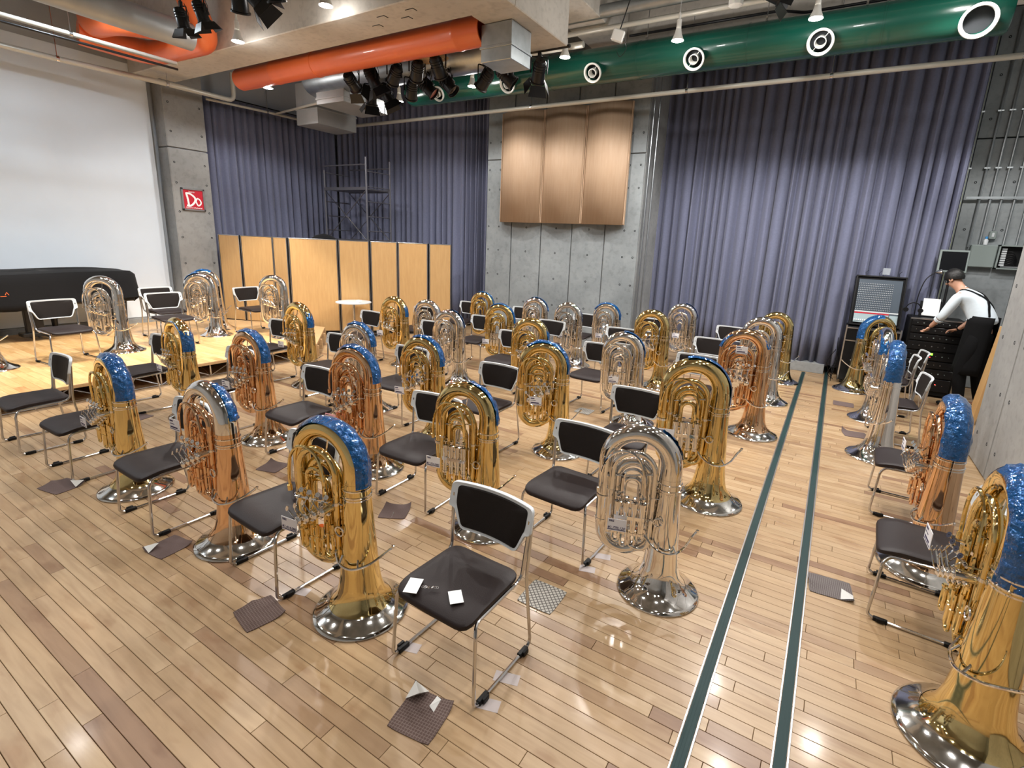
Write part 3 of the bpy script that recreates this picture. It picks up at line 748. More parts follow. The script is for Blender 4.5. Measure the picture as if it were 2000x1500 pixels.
def tmesh(var, part, mk):
    key = (var, part, mk)
    if key not in MC: MC[key] = TP[var][part][0].mesh(part.rstrip('0123456789'), M[mk])
    return MC[key]
tagbox = MB(); tagbox.box(-.052, -.001, -.036, .052, .001, .036); TAGM = {'tag': tagbox.mesh('price_tag', M['tag'], False), 'tagp': tagbox.mesh('price_tag', M['tagp'], False)}
lineb = MB(); lineb.box(-.050, -.0016, -.030, .048, -.001, -.026); LINE = lineb.mesh('blue_line', M['ink'], False)
lineb = MB(); lineb.box(-.046, -.0016, .018, -.012, -.001, .027); lineb.box(-.046, -.0016, .002, .0, -.001, .006); lineb.box(-.044, -.0016, -.021, .030, -.001, -.012); LINE2 = lineb.mesh('print', M['ink'], False)
ntub = 0
def tuba(x, y, ang, sc, color, var, label, group, film=(-22, 112, 0), tag=None, z=0, txt=None, bow=None, mirror=False):
    global ntub; ntub += 1
    t = thing('tuba', label, 'tuba', (x, y, z), math.radians(ang), group, sc)
    if mirror: t.scale = (sc, -sc, sc)
    body = {'gold': 'gold', 'rose': 'rose', 'silver': 'silver'}[color]
    km = {'garland': 'nickel' if color != 'silver' else 'silver', 'flare': body, 'body': body, 'bow': bow or body, 'trim': 'silver' if color != 'silver' else 'silver'}
    for part, (b, k) in TP[var].items():
        q = link(part.rstrip('0123456789'), tmesh(var, part, km[k]), t)
        if part == 'braces': q['kind'] = 'stuff'
    if film:
        kf = (film, ntub % 3)
        if kf not in FILM: FILM[kf] = film_mesh(*film, ntub % 3+1)
        link('blue_film', FILM[kf], t, 'crinkled blue plastic film')
    if tag:
        tg = link('price_tag', TAGM[tag[0]], t, 'small printed price tag'); tg.location = tag[1]; tg.rotation_euler = (0, tag[2] if len(tag) > 2 else 0, PI)
        if mirror: tg.rotation_euler = (0, 0, PI)
        if txt:
            l = link('blue_line', LINE, tg)
            text_mesh('tag_print', txt[0], .017, M['ink'], tg, Matrix.Translation((-.030, -.0013, .024)) @ RX, .0003, .0004)
            text_mesh('tag_print', txt[1], .021, M['ink'], tg, Matrix.Translation((-.002, -.0013, -.017)) @ RX, .0003, .0004, .2)
            text_mesh('tag_print', txt[2], .010, M['inkr'], tg, Matrix.Translation((-.026, -.0013, .004)) @ RX, .0003, .0002)
        else:
            link('blue_line', LINE, tg); link('tag_print', LINE2, tg)
    return t
G1 = 'tubas standing on their bells beside the chairs left of the floor tracks'
def tl(c, r, s): return '%s, %s row, by the %s chair from the tracks' % (s, ROWN[r], COLN[c])
tg0 = ('tag', (.245, .148, .455))
B = 'gold tuba with blue film'; S = 'silver tuba'
TL = [
 (-1.95, 1.60, 187, 1.06, 'gold', 0, tl('B', 0, 'big gold tuba with shining blue film'), (-25, 150, -20), ('tag', (.30, .150, .475)), ('B&S', '¥1,414,080', '')),
 (-.63, 2.69, 198, 1.02, 'silver', 1, tl('A', 1, 'big silver tuba with hardly any film'), (10, 60, -75), ('tag', (.265, .150, .46)), ('B&S', '¥1,770,120', '')),
 (-3.11, 1.58, 183, 1.05, 'rose', 0, tl('C', 0, 'rose gold tuba with silver top bow'), (5, 70, -60), ('tag', (.30, .13, .74)), None, 'silver'),
 (-4.40, 1.53, 179, 1.03, 'gold', 0, tl('D', 0, B), (-25, 105, -10), ('tag', (.31, .16, .50)), None),
 (-5.73, 2.60, 180, 1.02, 'gold', 2, tl('E', 1, B), (-25, 120, -10), ('tag', (.30, .15, .50)), None),
 (-4.55, 2.70, 185, 1.05, 'rose', 0, tl('D', 1, 'rose gold tuba with blue film'), (-15, 120, -25), ('tag', (.33, .15, .50)), None),
 (-5.82, 4.10, 184, 1.06, 'gold', 2, tl('E', 2, B), (-15, 110, -25), ('tag', (.33, .15, .50)), None),
 (-3.22, 2.84, 188, 1.07, 'rose', 0, tl('C', 1, 'reddish gold tuba with a pink tag'), (-15, 125, -25), ('tagp', (.31, .14, .42)), None),
 (-4.46, 3.92, 190, 1.0, 'silver', 1, tl('D', 2, 'silver tuba with blue film on top'), (-10, 125, -25), ('tag', (.25, .14, .60)), None),
 (-1.88, 2.66, 190, 1.04, 'gold', 1, tl('B', 1, 'gold tuba with blue shoulder'), (-10, 85, -55), ('tag', (.33, .15, .47)), ('B&S', '¥1,324,080', '')),
 (-3.27, 3.72, 192, 1.03, 'gold', 0, tl('C', 2, B), (-15, 110, -30), ('tag', (.35, .13, .47)), None),
 (-2.10, 4.16, 200, 1.08, 'gold', 0, tl('B', 2, B), (-15, 130, -30), ('tag', (.20, .15, .50)), None),
 (-5.72, 5.72, 192, 1.04, 'gold', 2, tl('E', 3, B), (-15, 125, -30), ('tag', (.34, .14, .48)), None),
 (-4.36, 5.42, 190, 1.02, 'silver', 0, tl('D', 3, S), (0, 90, -75), ('tag', (.33, .15, .45)), None),
 (-3.02, 5.42, 200, 1.05, 'gold', 2, tl('C', 3, B), (-5, 150, -30), None, None),
 (-4.20, 6.46, 198, 1.04, 'gold', 1, tl('D', 4, B), (-15, 130, -35), ('tag', (.34, .14, .45)), None),
 (-5.36, 6.08, 200, 1.0, 'silver', 2, tl('E', 4, S), (0, 90, -70), None, None),
 (-5.55, 7.82, 196, 1.02, 'gold', 1, tl('E', 5, B), (0, 110, -40), None, None),
 (-4.36, 7.80, 196, 1.03, 'silver', 0, tl('D', 5, S), (0, 110, -50), None, None),
 (-3.55, 7.50, 194, 1.03, 'silver', 2, tl('C', 4, 'silver tuba with blue shoulder'), (-15, 80, -60), ('tag', (.24, .14, .50)), None),
 (-3.09, 8.05, 194, 1.04, 'silver', 0, tl('C', 5, 'silver tuba with blue film on top'), (-10, 150, -25), ('tag', (.26, .14, .48)), None),
 (-1.78, 5.42, 196, 1.05, 'silver', 1, tl('B', 3, S), (-10, 90, -50), ('tag', (.24, .14, .50)), None),
 (-2.00, 7.15, 192, 1.10, 'gold', 2, tl('B', 4, 'gold tuba without film'), (20, 60, -85), ('tag', (.28, .14, .58)), None),
 (-2.00, 8.83, 192, 1.08, 'silver', 1, tl('B', 5, S), (0, 80, -60), ('tag', (.24, .14, .50)), None),
 (-.63, 4.02, 196, 1.17, 'gold', 1, tl('A', 2, 'tall gold tuba with blue film'), (-25, 105, -45), ('tag', (.33, .15, .50)), None),
 (-.56, 7.42, 190, 1.13, 'silver', 2, tl('A', 4, S), (0, 80, -60), None, None),
 (-.51, 8.78, 190, 1.10, 'gold', 0, tl('A', 5, 'gold tuba without film'), None, None, None),
 (-.55, 5.92, 190, 1.15, 'rose', 2, tl('A', 3, 'copper tuba with silver bell rim'), (20, 165, -20), ('tag', (.2, .12, .84)), None),
]
for a in TL:
    tuba(a[0], a[1], a[2], a[3], a[4], a[5], a[6], G1, a[7], a[8], 0, a[9], a[10] if len(a) > 10 else None)
G2 = 'tubas right of the floor tracks'
tuba(.48, 8.97, 27, 1.16, 'gold', 0, 'gold tuba farthest back right of the floor tracks before the mixing desk', G2, (-25, 95, 0), mirror=True)
tuba(.66, 7.45, 94, 1.13, 'silver', 2, 'tuba with blue film half hidden behind the silver one right of the tracks', G2, (-10, 120, 0))
tuba(.64, 6.02, 90, 1.18, 'silver', 0, 'silver tuba seen edge on right of the floor tracks, under bright blue film', G2, (-30, 100, 0))
tuba(.80, 3.92, 92, 1.14, 'rose', 0, 'rose gold tuba with blue film second from the camera right of the tracks', G2, (-25, 100, 0), ('tag', (.34, .16, .62)))
tuba(.80, 2.50, 93, 1.17, 'gold', 0, 'largest gold tuba under blue film nearest the camera beside the pillar', G2, (-40, 100, 0), ('tag', (.34, .17, .60)))
G3 = 'silver tubas on the stage'
tuba(-8.56, 3.08, 222, 1.03, 'silver', 2, 'silver tuba on the stage before the covered piano', G3, (60, 150, -40), None, HS)
tuba(-8.86, 4.50, 232, 1.03, 'silver', 0, 'silver tuba on the stage, front one of the pair near the column', G3, (90, 150, -40), None, HS)
tuba(-9.40, 4.85, 232, 1.04, 'silver', 1, 'silver tuba on the stage, back one of the pair near the column', G3, (60, 150, -20), None, HS)
tuba(-7.95, 5.18, 214, 1.02, 'silver', 2, 'silver tuba on the stage before the wooden partition', G3, (60, 150, -30), None, HS)
tuba(-8.50, 1.72, 222, 1.03, 'silver', 1, 'tuba on the stage of which only the bell rim shows', G3, None, None, HS)

# ================================================================== FLOOR MATS
def floor_mat(x, y, rot, w_, d_, curl, m, corner, label, thick=.004):
    t = thing('floor_mat', label, 'mat', (x, y, 0), rot, 'anti-slip mats on the floor')
    n = 12; b = MB(); vs = []
    def zf(u, v):
        z = 0
        for (cx_, cy_, am) in curl:
            d = max(0, 1-math.hypot(u-cx_, v-cy_)/.8); z += am*d*d
        return z
    for s in (1, 0):
        for j in range(n+1):
            for i in range(n+1):
                u = -1+2*i/n; v = -1+2*j/n
                # rounded corners
                k = 1-.10*max(0, abs(u)+abs(v)-1.6)
                vs.append((u*k*w_/2, v*k*d_/2, .0008+zf(u, v)+thick*s))
    N1 = (n+1)**2; fs = []
    for j in range(n):
        for i in range(n):
            a = j*(n+1)+i; q = (a, a+1, a+n+2, a+n+1); fs.append(q); fs.append(tuple(N1+k for k in q[::-1]))
    for i in range(n):
        fs += [(i, i+1, N1+i+1, N1+i), (n*(n+1)+i, n*(n+1)+i+1, N1+n*(n+1)+i+1, N1+n*(n+1)+i), (i*(n+1), (i+1)*(n+1), N1+(i+1)*(n+1), N1+i*(n+1)), (i*(n+1)+n, (i+1)*(n+1)+n, N1+(i+1)*(n+1)+n, N1+i*(n+1)+n)]
    b.add(vs, fs); b.build('mat_sheet', M[m], t)
    for (cx_, cy_) in corner:
        b = MB(); X = cx_*w_/2; Y = cy_*d_/2; z = zf(cx_, cy_)+thick+.002; L_ = .075
        b.add([(X, Y-cy_*L_, zf(cx_, cy_*.5)+thick+.001), (X-cx_*L_, Y, zf(cx_*.5, cy_)+thick+.001), (X-cx_*L_*.9, Y-cy_*L_*.9, z+.012), (X-cx_*.01, Y-cy_*.01, z)], [(0, 3, 2), (3, 1, 2), (0, 2, 1)])
        b.build('turned_corner', M['matwhite'], t, False, label='white turned up corner')
MATS = [(-1.23, 1.30, .15, .21, .21, [(-1, 1, .045), (1, 1, .02)], 'matbrown', [(-1, 1), (.4, 1)], 'brown checked mat with white curled corners before the nearest chair'),
 (-2.36, 1.27, -.2, .21, .20, [(-1, 0, .015), (1, 1, .02)], 'matbrown', [], 'brown ribbed mat before the second front chair beside the big gold tuba'),
 (-3.38, 1.29, .1, .20, .20, [(-1, -1, .02), (1, 1, .02)], 'matplain', [(-1, -1)], 'plain brown mat before the third front chair with one white corner'),
 (-4.86, 1.22, .2, .24, .20, [(-1, 0, .02), (1, 1, .03)], 'matplain', [(1, 1)], 'plain brown mat before the leftmost front chairs'),
 (-3.92, 2.34, .3, .20, .19, [(-1, 1, .03)], 'matplain', [], 'grey brown mat behind the rose gold tuba of the front row'),
 (-2.54, 2.42, .5, .20, .20, [(1, 1, .03), (-1, 1, .02)], 'matplain', [(0, -1)], 'grey brown mat between the first and second row, white corner toward the camera'),
 (-1.17, 2.24, .02, .22, .22, [], 'mattweave', [], 'thick beige mat with woven pattern right of the nearest chair'),
 (.27, 3.32, .1, .24, .21, [(-1, 0, .02), (1, -1, .02)], 'matgrey', [(1, -1)], 'ribbed grey mat with white edge right of the floor tracks'),
 (.36, 8.00, 0, .25, .24, [(-1, 0, .03)], 'matplain', [], 'dark mat under the farthest tuba right of the tracks'),
 (.47, 6.66, .2, .25, .22, [(-1, 1, .05)], 'matplain', [], 'dark curled mat by the silver edge-on tuba right of the tracks'),
 (-2.40, 5.42, 0, .20, .20, [], 'mattweave', [], 'small patterned mat on the open floor in the middle of the chairs'),
 (-6.10, 2.22, .3, .22, .18, [(-1, 1, .02)], 'matplain', [], 'brown mat near the stage edge behind the leftmost gold tuba')]
for a in MATS: floor_mat(*a)
b = MB(); b.box(-.115, .085, .0052, .115, .108, .0062); 
# clear tape bits holding glides
for (x, y, w_, s_) in ((-1.02, 1.50, .10, 'front one by the right runner of the nearest chair'), (-1.03, 1.66, .12, 'rear one by the right runner of the nearest chair'), (-1.52, 1.55, .07, 'by the left runner of the nearest chair'), (-1.06, 2.62, .1, 'front one by the chair beside the big silver tuba'), (-1.03, 2.80, .1, 'rear one by the chair beside the big silver tuba'), (-2.33, 1.50, .09, 'by the chair beside the big gold tuba')):
    tagp(MB().box(-w_/2, -.03, .0002, w_/2, .03, .001).build('tape_piece', M['tape'], None, False, loc=(x, y, 0), rotz=.3), 'clear tape strip on the floor, %s' % s_, 'tape', 'clear tape strips by the chair legs')
# cards and keys on the nearest chair
t = MB().box(-.042, -.030, 0, .042, .030, .0012).build('card', M['paper'], None, False, loc=(-1.232, 1.525, .4405), rotz=-.75); tagp(t, 'small white card lying in the middle of the nearest chair seat', 'card')
t = MB().box(-.032, -.050, 0, .032, .050, .002).build('price_card', M['paper'], None, False, loc=(-1.440, 1.475, .4405), rotz=.42); tagp(t, 'larger white card on the front corner of the nearest chair seat', 'card')
b = MB()
for i in range(9): 
    a = i*.9; c = Vector((-1.395+.007*i+.004*math.sin(a*3), 1.49+.004*i, .4445)); b.tube([c+Vector((.006*math.cos(q*PI/3+a), .006*math.sin(q*PI/3+a), .002*math.sin(q))) for q in range(6)], .0012, 4, closed=True)
tagp(b.build('key_chain', M['chrome'], None), 'small silver chain beside the white card on the nearest chair', 'chain')

# ================================================================== FURNITURE AND EQUIPMENT
t = thing('side_table', 'small white table on one metal leg before the wooden partition', 'table', (-7.84, 6.52, 0))
MB().lathe([(0, .30), (.004, .325), (.018, .325), (.022, .31)], (0, 0, .705), None, 32, True, True).build('table_top', M['whitepl'], t)
MB().cyl((0, 0, .02), (0, 0, .705), .025, 14).build('leg', M['chrome'], t)
MB().box(-.26, -.03, .004, .26, .03, .03, .008).box(-.03, -.26, .004, .03, .26, .03, .008).build('foot_cross', M['blackm'], t, False)
tagp(MB().box(-.05, -.035, 0, .05, .035, .05, .006).build('box', M['whitegloss'], None, False, loc=(-7.66, 6.50, .7275)), 'little white box standing on the small table', 'box')

# grand piano under its cover
t = thing('grand_piano', 'grand piano under a black cover on the stage by the white wall', 'piano', (-10.38, 2.75, HS))
b = MB(); vs = []; fs = []; n = 64; rings = []
hx, hy = .42, 1.20
for j in range(9):
    zf_ = [1.035, 1.03, 1.005, .95, .85, .75, .66, .58, .52][j]; sc_r = [.0, .75, .95, 1.0, 1.01, 1.02, 1.035, 1.045, 1.055][j]
    for i in range(n):
        a = 2*PI*i/n; cx_, sy_ = math.cos(a), math.sin(a)
        r_ = (abs(cx_)**5+abs(sy_)**5)**(-1/5)
        fold = .0 if j < 4 else .018*(j-3)/5*math.sin(a*17+.6*math.sin(a*5))
        bul = .10*max(0, -sy_)*max(0, cx_)
        vs.append((cx_*r_*hx*sc_r+fold*cx_+bul, sy_*r_*hy*sc_r+fold*sy_, zf_+(.03*math.sin(a*9+1)+.05*math.sin(a*2+.4) if j == 8 else (.012*math.sin(a*3) if j < 3 else 0))))
for j in range(8):
    for i in range(n): k = (i+1) % n; fs.append((j*n+i, j*n+k, (j+1)*n+k, (j+1)*n+i))
b.add(vs, fs); o = b.build('cover', M['cloth'], t); md = o.modifiers.new('t', 'SOLIDIFY'); md.thickness = .006
MB().box(-.36, -1.1, .52, .36, 1.1, .80, .02).build('case', M['blackm'], t, False)
for (x, y) in ((.26, -.75), (.26, .95), (-.26, .2)):
    MB().tube([(x, y, .52), (x, y, .40), (x, y, .10)], [.06, .05, .035], 10).cyl((x, y, .07), (x, y, .10), .02, 8).cyl((x-.02, y, .035), (x+.02, y, .035), .034, 14).build('leg', M['blackm'], t)
b = MB(); b.box(.10, -.25, .10, .20, -.05, .52, .01).box(.05, -.32, .06, .26, .02, .12, .01)
for q in (-.24, -.15, -.06): b.box(.24, q-.012, .055, .36, q+.012, .065, .003)
b.build('pedal_lyre', M['blackm'], t, False)
b = MB(); b.box(.452, -.52, .70, .462, -.38, .708); b.tube([(.458, -.47, .72), (.458, -.45, .76), (.458, -.43, .72)], .005, 5); b.build('orange_logo', M['orange'], t)

# mixing desk upright in its case on a rack
t = thing('equipment_rack', 'black flight case rack with silver edges below the mixing desk', 'rack', (.62, 9.62, 0))
MB().box(-.36, -.26, .06, .36, .26, .93, .01).build('case', M['black'], t, False)
b = MB()
for x in (-.365, .345):
    b.box(x, -.268, .06, x+.02, -.258, .95)
for z in (.70, .90): b.box(-.36, -.27, z, .36, -.262, z+.018)
b.build('metal_edges', M['alu'], t, False)
b = MB()
for i in range(4):
    for j in range(5): b.cyl((-.22+.1*j+.03*(i % 2), -.26, .16+.12*i), (-.22+.1*j+.03*(i % 2), -.275, .16+.12*i), .008, 8)
ob = b.build('rack_knobs', M['whitepl'], t); ob['kind'] = 'stuff'
for (x, y) in ((-.3, -.2), (.3, -.2), (-.3, .2), (.3, .2)): MB().cyl((x-.012, y, .032), (x+.012, y, .032), .030, 12).box(x-.02, y-.02, .04, x+.02, y+.02, .062).build('wheel', M['blackm'], t)
t = thing('mixing_desk', 'upright sound mixing desk in an open black case with red button row', 'mixing desk', (.62, 9.52, .945))
t.rotation_euler = (math.radians(-14), 0, math.radians(4))
MB().box(-.34, 0, 0, .34, .10, .80, .01).build('case', M['black'], t, False)
MB().box(-.335, -.03, .0, -.315, .01, .80).box(.315, -.03, 0, .335, .01, .80).box(-.335, -.03, .78, .335, .01, .80).box(-.335, -.05, 0, .335, .01, .02).build('case_rim', M['blackm'], t, False)
MB().box(-.29, -.018, .05, .29, .004, .74, .004).build('mixer_panel', M['mixer'], t, False)
MB().box(-.29, -.022, .05, .17, -.016, .19).box(.18, -.022, .05, .29, -.016, .19).build('fader_panel', M['mixerl'], t, False)
MB().box(-.29, -.022, .215, .29, -.017, .235).build('white_strip', M['whitepl'], t, False)
MB().box(-.29, -.022, .193, .17, -.016, .212).build('red_strip', M['red'], t, False)
b = MB()
for i in range(20):
    for j in range(13):
        x = -.28+.0235*i; z = .26+.034*j; b.box(x-.004, -.030, z-.004, x+.004, -.016, z+.004)
ob = b.build('knobs', M['whitepl'], t, False); ob['kind'] = 'stuff'
for i in range(16): MB().box(-.283+.0285*i, -.034, .075, -.270+.0285*i, -.02, .098, .002).build('fader', M['paper'], t, False)
b = MB()
for p in ((-.2, .80), (-.02, .80), (.24, .80)): b.tube([(p[0], .02, p[1]), (p[0]-.02, .0, p[1]+.05), (p[0]+.02, .01, p[1]+.09)], .003, 5)
b.build('cable', M['black'], t)
tagp(MB().box(-.05, -.03, 0, .05, .03, .105, .006).build('clear_box', mat('clear_plastic', (.55, .6, .65), .1, alpha=.45), None, False, loc=(.66, 9.79, 1.745)), 'small clear plastic box on top of the mixing desk case', 'box')
t = thing('amplifier_rack', 'tall black amplifier rack with green display in front of the bending person', 'rack', (1.38, 9.62, 0))
MB().box(-.33, -.28, .03, .33, .28, 1.16, .01).build('case', M['black'], t, False)
for i, (z0, z1) in enumerate(((1.06, 1.14), (.95, 1.05), (.84, .94), (.70, .83), (.56, .69), (.44, .55), (.30, .43), (.10, .29))):
    MB().box(-.30, -.30, z0, .30, -.278, z1-.008, .004).build('rack_unit', M['blackm'], t, False)
    b = MB()
    for j in range(7): b.cyl((-.24+.075*j, -.300, (z0+z1)/2), (-.24+.075*j, -.308, (z0+z1)/2), .005+.004*(j % 2), 8)
    ob = b.build('unit_buttons', M['chrome'] if i % 2 else M['boxgrey'], t); ob['kind'] = 'stuff'
MB().box(-.10, -.304, .635, .02, -.299, .665).build('green_display', M['ledg'], t, False)
MB().box(-.15, -.304, .60, -.05, -.299, .612).build('blue_display', M['ledb'], t, False)
MB().box(-.20, -.304, .615, -.17, -.299, .625).box(-.02, -.304, .60, .0, -.299, .61).box(.12, -.304, .2, .135, -.299, .21).build('red_lamps', M['ledr'], t, False)
MB().box(-.33, -.285, 1.145, .33, -.28, 1.165).build('metal_edge', M['alu'], t, False)
t = thing('music_sheet', 'white paper sheet propped on the amplifier rack', 'paper', (1.30, 9.62, 1.165)); t.rotation_euler = (math.radians(-12), 0, .05)
MB().box(-.105, 0, .02, .105, .002, .28).build('paper_sheet', M['paper'], t, False)
MB().box(-.14, .004, 0, .14, .012, .24, .002).box(-.14, -.02, 0, .14, .01, .012, .002).build('backing_stand', M['blackm'], t, False)
t = thing('monitor', 'flat dark monitor with grey frame above the bending person', 'monitor', (1.46, 9.80, 1.84)); t.rotation_euler = (math.radians(-6), 0, .08)
MB().box(-.18, 0, 0, .18, .035, .33, .006).build('housing', M['boxgrey'], t, False)
MB().box(-.155, -.004, .03, .155, .002, .305).build('screen', M['glass'], t, False)
MB().cyl((0, .03, .1), (0, .06, -.66), .018, 8).build('stand_pole', M['blackm'], t)
t = thing('desk_lamp', 'thin black gooseneck lamp with shiny head left of the monitor', 'lamp', (1.12, 9.70, 1.16))
MB().tube(spline([(0, 0, 0), (.0, .02, .3), (.05, .05, .55), (.16, .06, .68)], 8), .007, 8).build('gooseneck', M['black'], t)
MB().lathe([(0, .012), (.03, .03), (.08, .045), (.082, .03)], (.15, .06, .67), (.8, -.2, .1), 16).build('lamp_head', M['chrome'], t)
t = thing('headphones', 'black headphones hanging beside the amplifier rack', 'headphones', (1.07, 9.50, 1.28))
MB().tube(arc(0, 0, .09, 0, 180, 12), .008, 6).build('headband', M['black'], t)
for s in (-1, 1): MB().cyl((s*.09, -.02, -.02), (s*.09, .02, -.02), .035, 12).build('ear_cup', M['blackm'], t)
MB().tube([(0, 0, -.1), (.02, 0, -.2), (-.02, .01, -.3)], .004, 5).build('cable', M['black'], t)
t = thing('cable_bundle', 'loose black cables on the floor at the foot of the rack', 'cable', (.22, 9.5, 0))
for i in range(5): MB().tube(spline([(rnd.uniform(-.1, .05), rnd.uniform(-.2, .2), .012+.01*i), (rnd.uniform(-.15, .0), rnd.uniform(-.1, .1), .1+.1*i), (rnd.uniform(-.05, .02), .1, .3+.1*i)], 6), .006, 5).build('cable', M['black'], t)
# boxes and conduits on the back wall strip
t = thing('electrical_panel', 'closed grey green electrical panel on the concrete wall', 'electrical box', (1.88, 10.40, 1.93))
MB().box(-.16, 0, 0, .16, .10, .34, .008).build('housing', M['boxgrey'], t, False); MB().box(-.15, -.006, .01, .15, .0, .33, .003).build('door', M['boxgrey'], t, False)
t = thing('open_junction_box', 'open electrical box full of terminals right of the closed panel', 'electrical box', (2.22, 10.38, 1.92))
b = MB(); b.box(-.17, .10, 0, .17, .12, .36).box(-.17, 0, 0, -.15, .1, .36).box(.15, 0, 0, .17, .1, .36).box(-.17, 0, .34, .17, .1, .36).box(-.17, 0, 0, .17, .1, .02); b.build('housing', M['boxgrey'], t, False)
MB().box(-.145, .085, .02, .145, .1, .34).build('backplate', M['black'], t, False)
for i in range(8): MB().box(-.12, .05, .05+.034*i, -.06, .085, .075+.034*i, .003).build('terminal', M['whitepl'], t, False)
b = MB()
for i in range(6): b.tube(spline([(-.05, .06, .06+.04*i), (.02, .04, .1+.03*i), (.08, .06, .03+.02*i)], 5), .004, 5)
b.build('wires', M['black'], t)
MB().box(-.10, .05, .025, .12, .09, .05, .004).build('terminal_strip', M['chrome'], t, False)
t = thing('wall_switch', 'small metal switch box fed by a vertical conduit', 'switch', (1.95, 10.44, 2.42))
MB().box(-.045, 0, -.06, .045, .05, .06, .008).build('housing', M['boxgrey'], t, False); MB().box(-.015, -.006, -.025, .015, 0, .035, .003).build('switch', M['whitepl'], t, False)
t = thing('bottle', 'small white bottle with blue cap on top of the electrical panel', 'bottle', (1.88, 10.42, 2.272))
MB().lathe([(0, .028), (.07, .030), (.09, .016)], (0, 0, 0), None, 14, True).build('bottle_body', M['whitepl'], t); MB().lathe([(0, .017), (.035, .017), (.036, .002)], (0, 0, .09), None, 12).build('cap', M['bottleblue'], t)
for i, (x, z0, z1, r) in enumerate(((1.475, .0, 5.4, .010), (1.69, 2.24, 5.5, .016), (1.82, 2.27, 5.5, .016), (1.95, 2.49, 5.5, .013), (2.10, 2.28, 5.5, .016), (2.25, 2.28, 5.5, .016))):
    t = MB(); t.cyl((x, 10.46, z0), (x, 10.46, z1), r, 8)
    for zc in (1.2, 2.0, 3.4, 4.2): 
        if z0 < zc: t.box(x-r-.02, 10.445, zc-.01, x+r+.02, 10.5, zc+.01)
    tagp(t.build('conduit', M['steel'], None), 'vertical grey conduit on the back wall strip, %s from the curtain' % ('thin one, first', 'second', 'third', 'fourth', 'fifth', 'sixth')[i], 'conduit', 'conduits on the back wall')
tagp(MB().box(1.52, 10.42, 2.95, 2.2, 10.44, 2.985).build('conduit_bracket', M['steel'], None, False), 'horizontal metal bracket across the conduits', 'bracket')
for i, y in enumerate((5.3, 4.2)):
    pass
# curtain side pipe beside the pier
for i, x in enumerate((-3.10, -3.04)):
    tagp(MB().cyl((x, 8.98+.1*i, 0.0), (x, 8.98+.1*i, 5.5), .014, 8).build('conduit', M['steel'], None), 'thin vertical pipe on the side of the concrete pier, %s' % ('outer one', 'inner one')[i], 'conduit', 'pipes beside the pier')
t = thing('wooden_board', 'narrow wooden board leaning against the back edge of the pillar', 'board', (1.77, 8.2, 0)); t.rotation_euler = (0, math.radians(4), 0)
MB().box(-.02, -.12, .003, .02, .12, 1.25, .003).build('plank', M['beech'], t, False)

# scaffold tower behind the partition
sx = [-9.93, -8.62]; sy = [7.60, 8.25]
t = thing('scaffold_tower', 'grey metal scaffold tower behind the wooden partition', 'scaffold', (-9.27, 7.92, 0)); o_ = Vector((-9.27, 7.92, 0))
def sb(name, a, c, r=.02, m='scaf'): MB().cyl(Vector(a)-o_, Vector(c)-o_, r, 8).build(name, M[m], t)
for x in sx:
    for y in sy:
        if x < -9.5 and y > 8: continue
        sb('post', (x, y, 0), (x, y, 3.52 if x > -9.5 else 3.3), .020)
    for z in (.5, .95, 1.4, 1.8, 2.05, 2.35, 2.65, 2.95, 3.25): sb('rung', (x, sy[0], z), (x, sy[1], z), .010)
for y in sy:
    sb('guard_bar', (sx[0], y, 3.38), (sx[1], y, 3.38), .013)
    MB().box(sx[0]-o_.x, y-.02-o_.y, 2.88, sx[1]-o_.x, y+.02-o_.y, 2.94).build('platform_beam', M['scaf'], t, False)
    MB().box(sx[0]-o_.x, y-.02-o_.y, 1.80, sx[1]-o_.x, y+.02-o_.y, 1.87).build('platform_beam', M['scaf'], t, False)
    sb('diagonal_brace', (sx[0], y, 2.88), (sx[1], y, 1.85), .010, 'chrome'); sb('diagonal_brace', (sx[1], y, 2.88), (sx[0], y, 1.85), .010)
MB().box(sx[0]-o_.x+.05, sy[0]-o_.y+.03, 2.89, sx[1]-o_.x-.05, sy[1]-o_.y-.03, 2.92).build('platform', M['scaf'], t, False)
t = MB(); t.lathe([(0, .34), (.12, .30), (.22, .16), (.26, .01)], (-9.45, 7.15, 1.70), None, 20); t.cyl((-9.45, 7.15, 0), (-9.45, 7.15, 1.72), .03, 8)
tagp(t.build('parasol_shade', M['cloth'], None), 'dark rounded top of a stand peeping over the wooden partition', 'stand')

# ================================================================== PERSON
def skin(name, joints, bones, mats, parent=None, sub=2, post=None):
    me = bpy.data.meshes.new(name+'_sk'); vs = [Vector(j[0]) for j in joints]; me.from_pydata(vs, bones, [])
    o = bpy.data.objects.new(name+'_tmp', me); C.objects.link(o)
    m = o.modifiers.new('s', 'SKIN'); m.use_smooth_shade = True; m.branch_smoothing = .6
    for i, j in enumerate(joints):
        r = j[1]; me.skin_vertices[0].data[i].radius = r if isinstance(r, tuple) else (r, r)
    me.skin_vertices[0].data[0].use_root = True
    s = o.modifiers.new('u', 'SUBSURF'); s.levels = sub
    dg = bpy.context.evaluated_depsgraph_get(); ev = o.evaluated_get(dg); out = bpy.data.meshes.new_from_object(ev); bpy.data.objects.remove(o)
    out.materials.clear(); out.materials.append(mats); out.name = name
    for p in out.polygons: p.use_smooth = True
    return link(name, out, parent)
pz = thing('person', 'person in white shirt and black apron bending over the amplifier rack', 'person', (1.78, 8.93, 0)); po = Vector((1.78, 9.02, 0))
def V(x, y, z): return Vector((x, y, z))-po
hip = V(1.80, 9.02, 1.05); wst = V(1.80, 9.02, 1.24); chest = V(1.66, 9.02, 1.46); upper = V(1.53, 9.02, 1.58); neck = V(1.44, 9.02, 1.645); head0 = V(1.385, 9.02, 1.70); head = V(1.345, 9.02, 1.76)
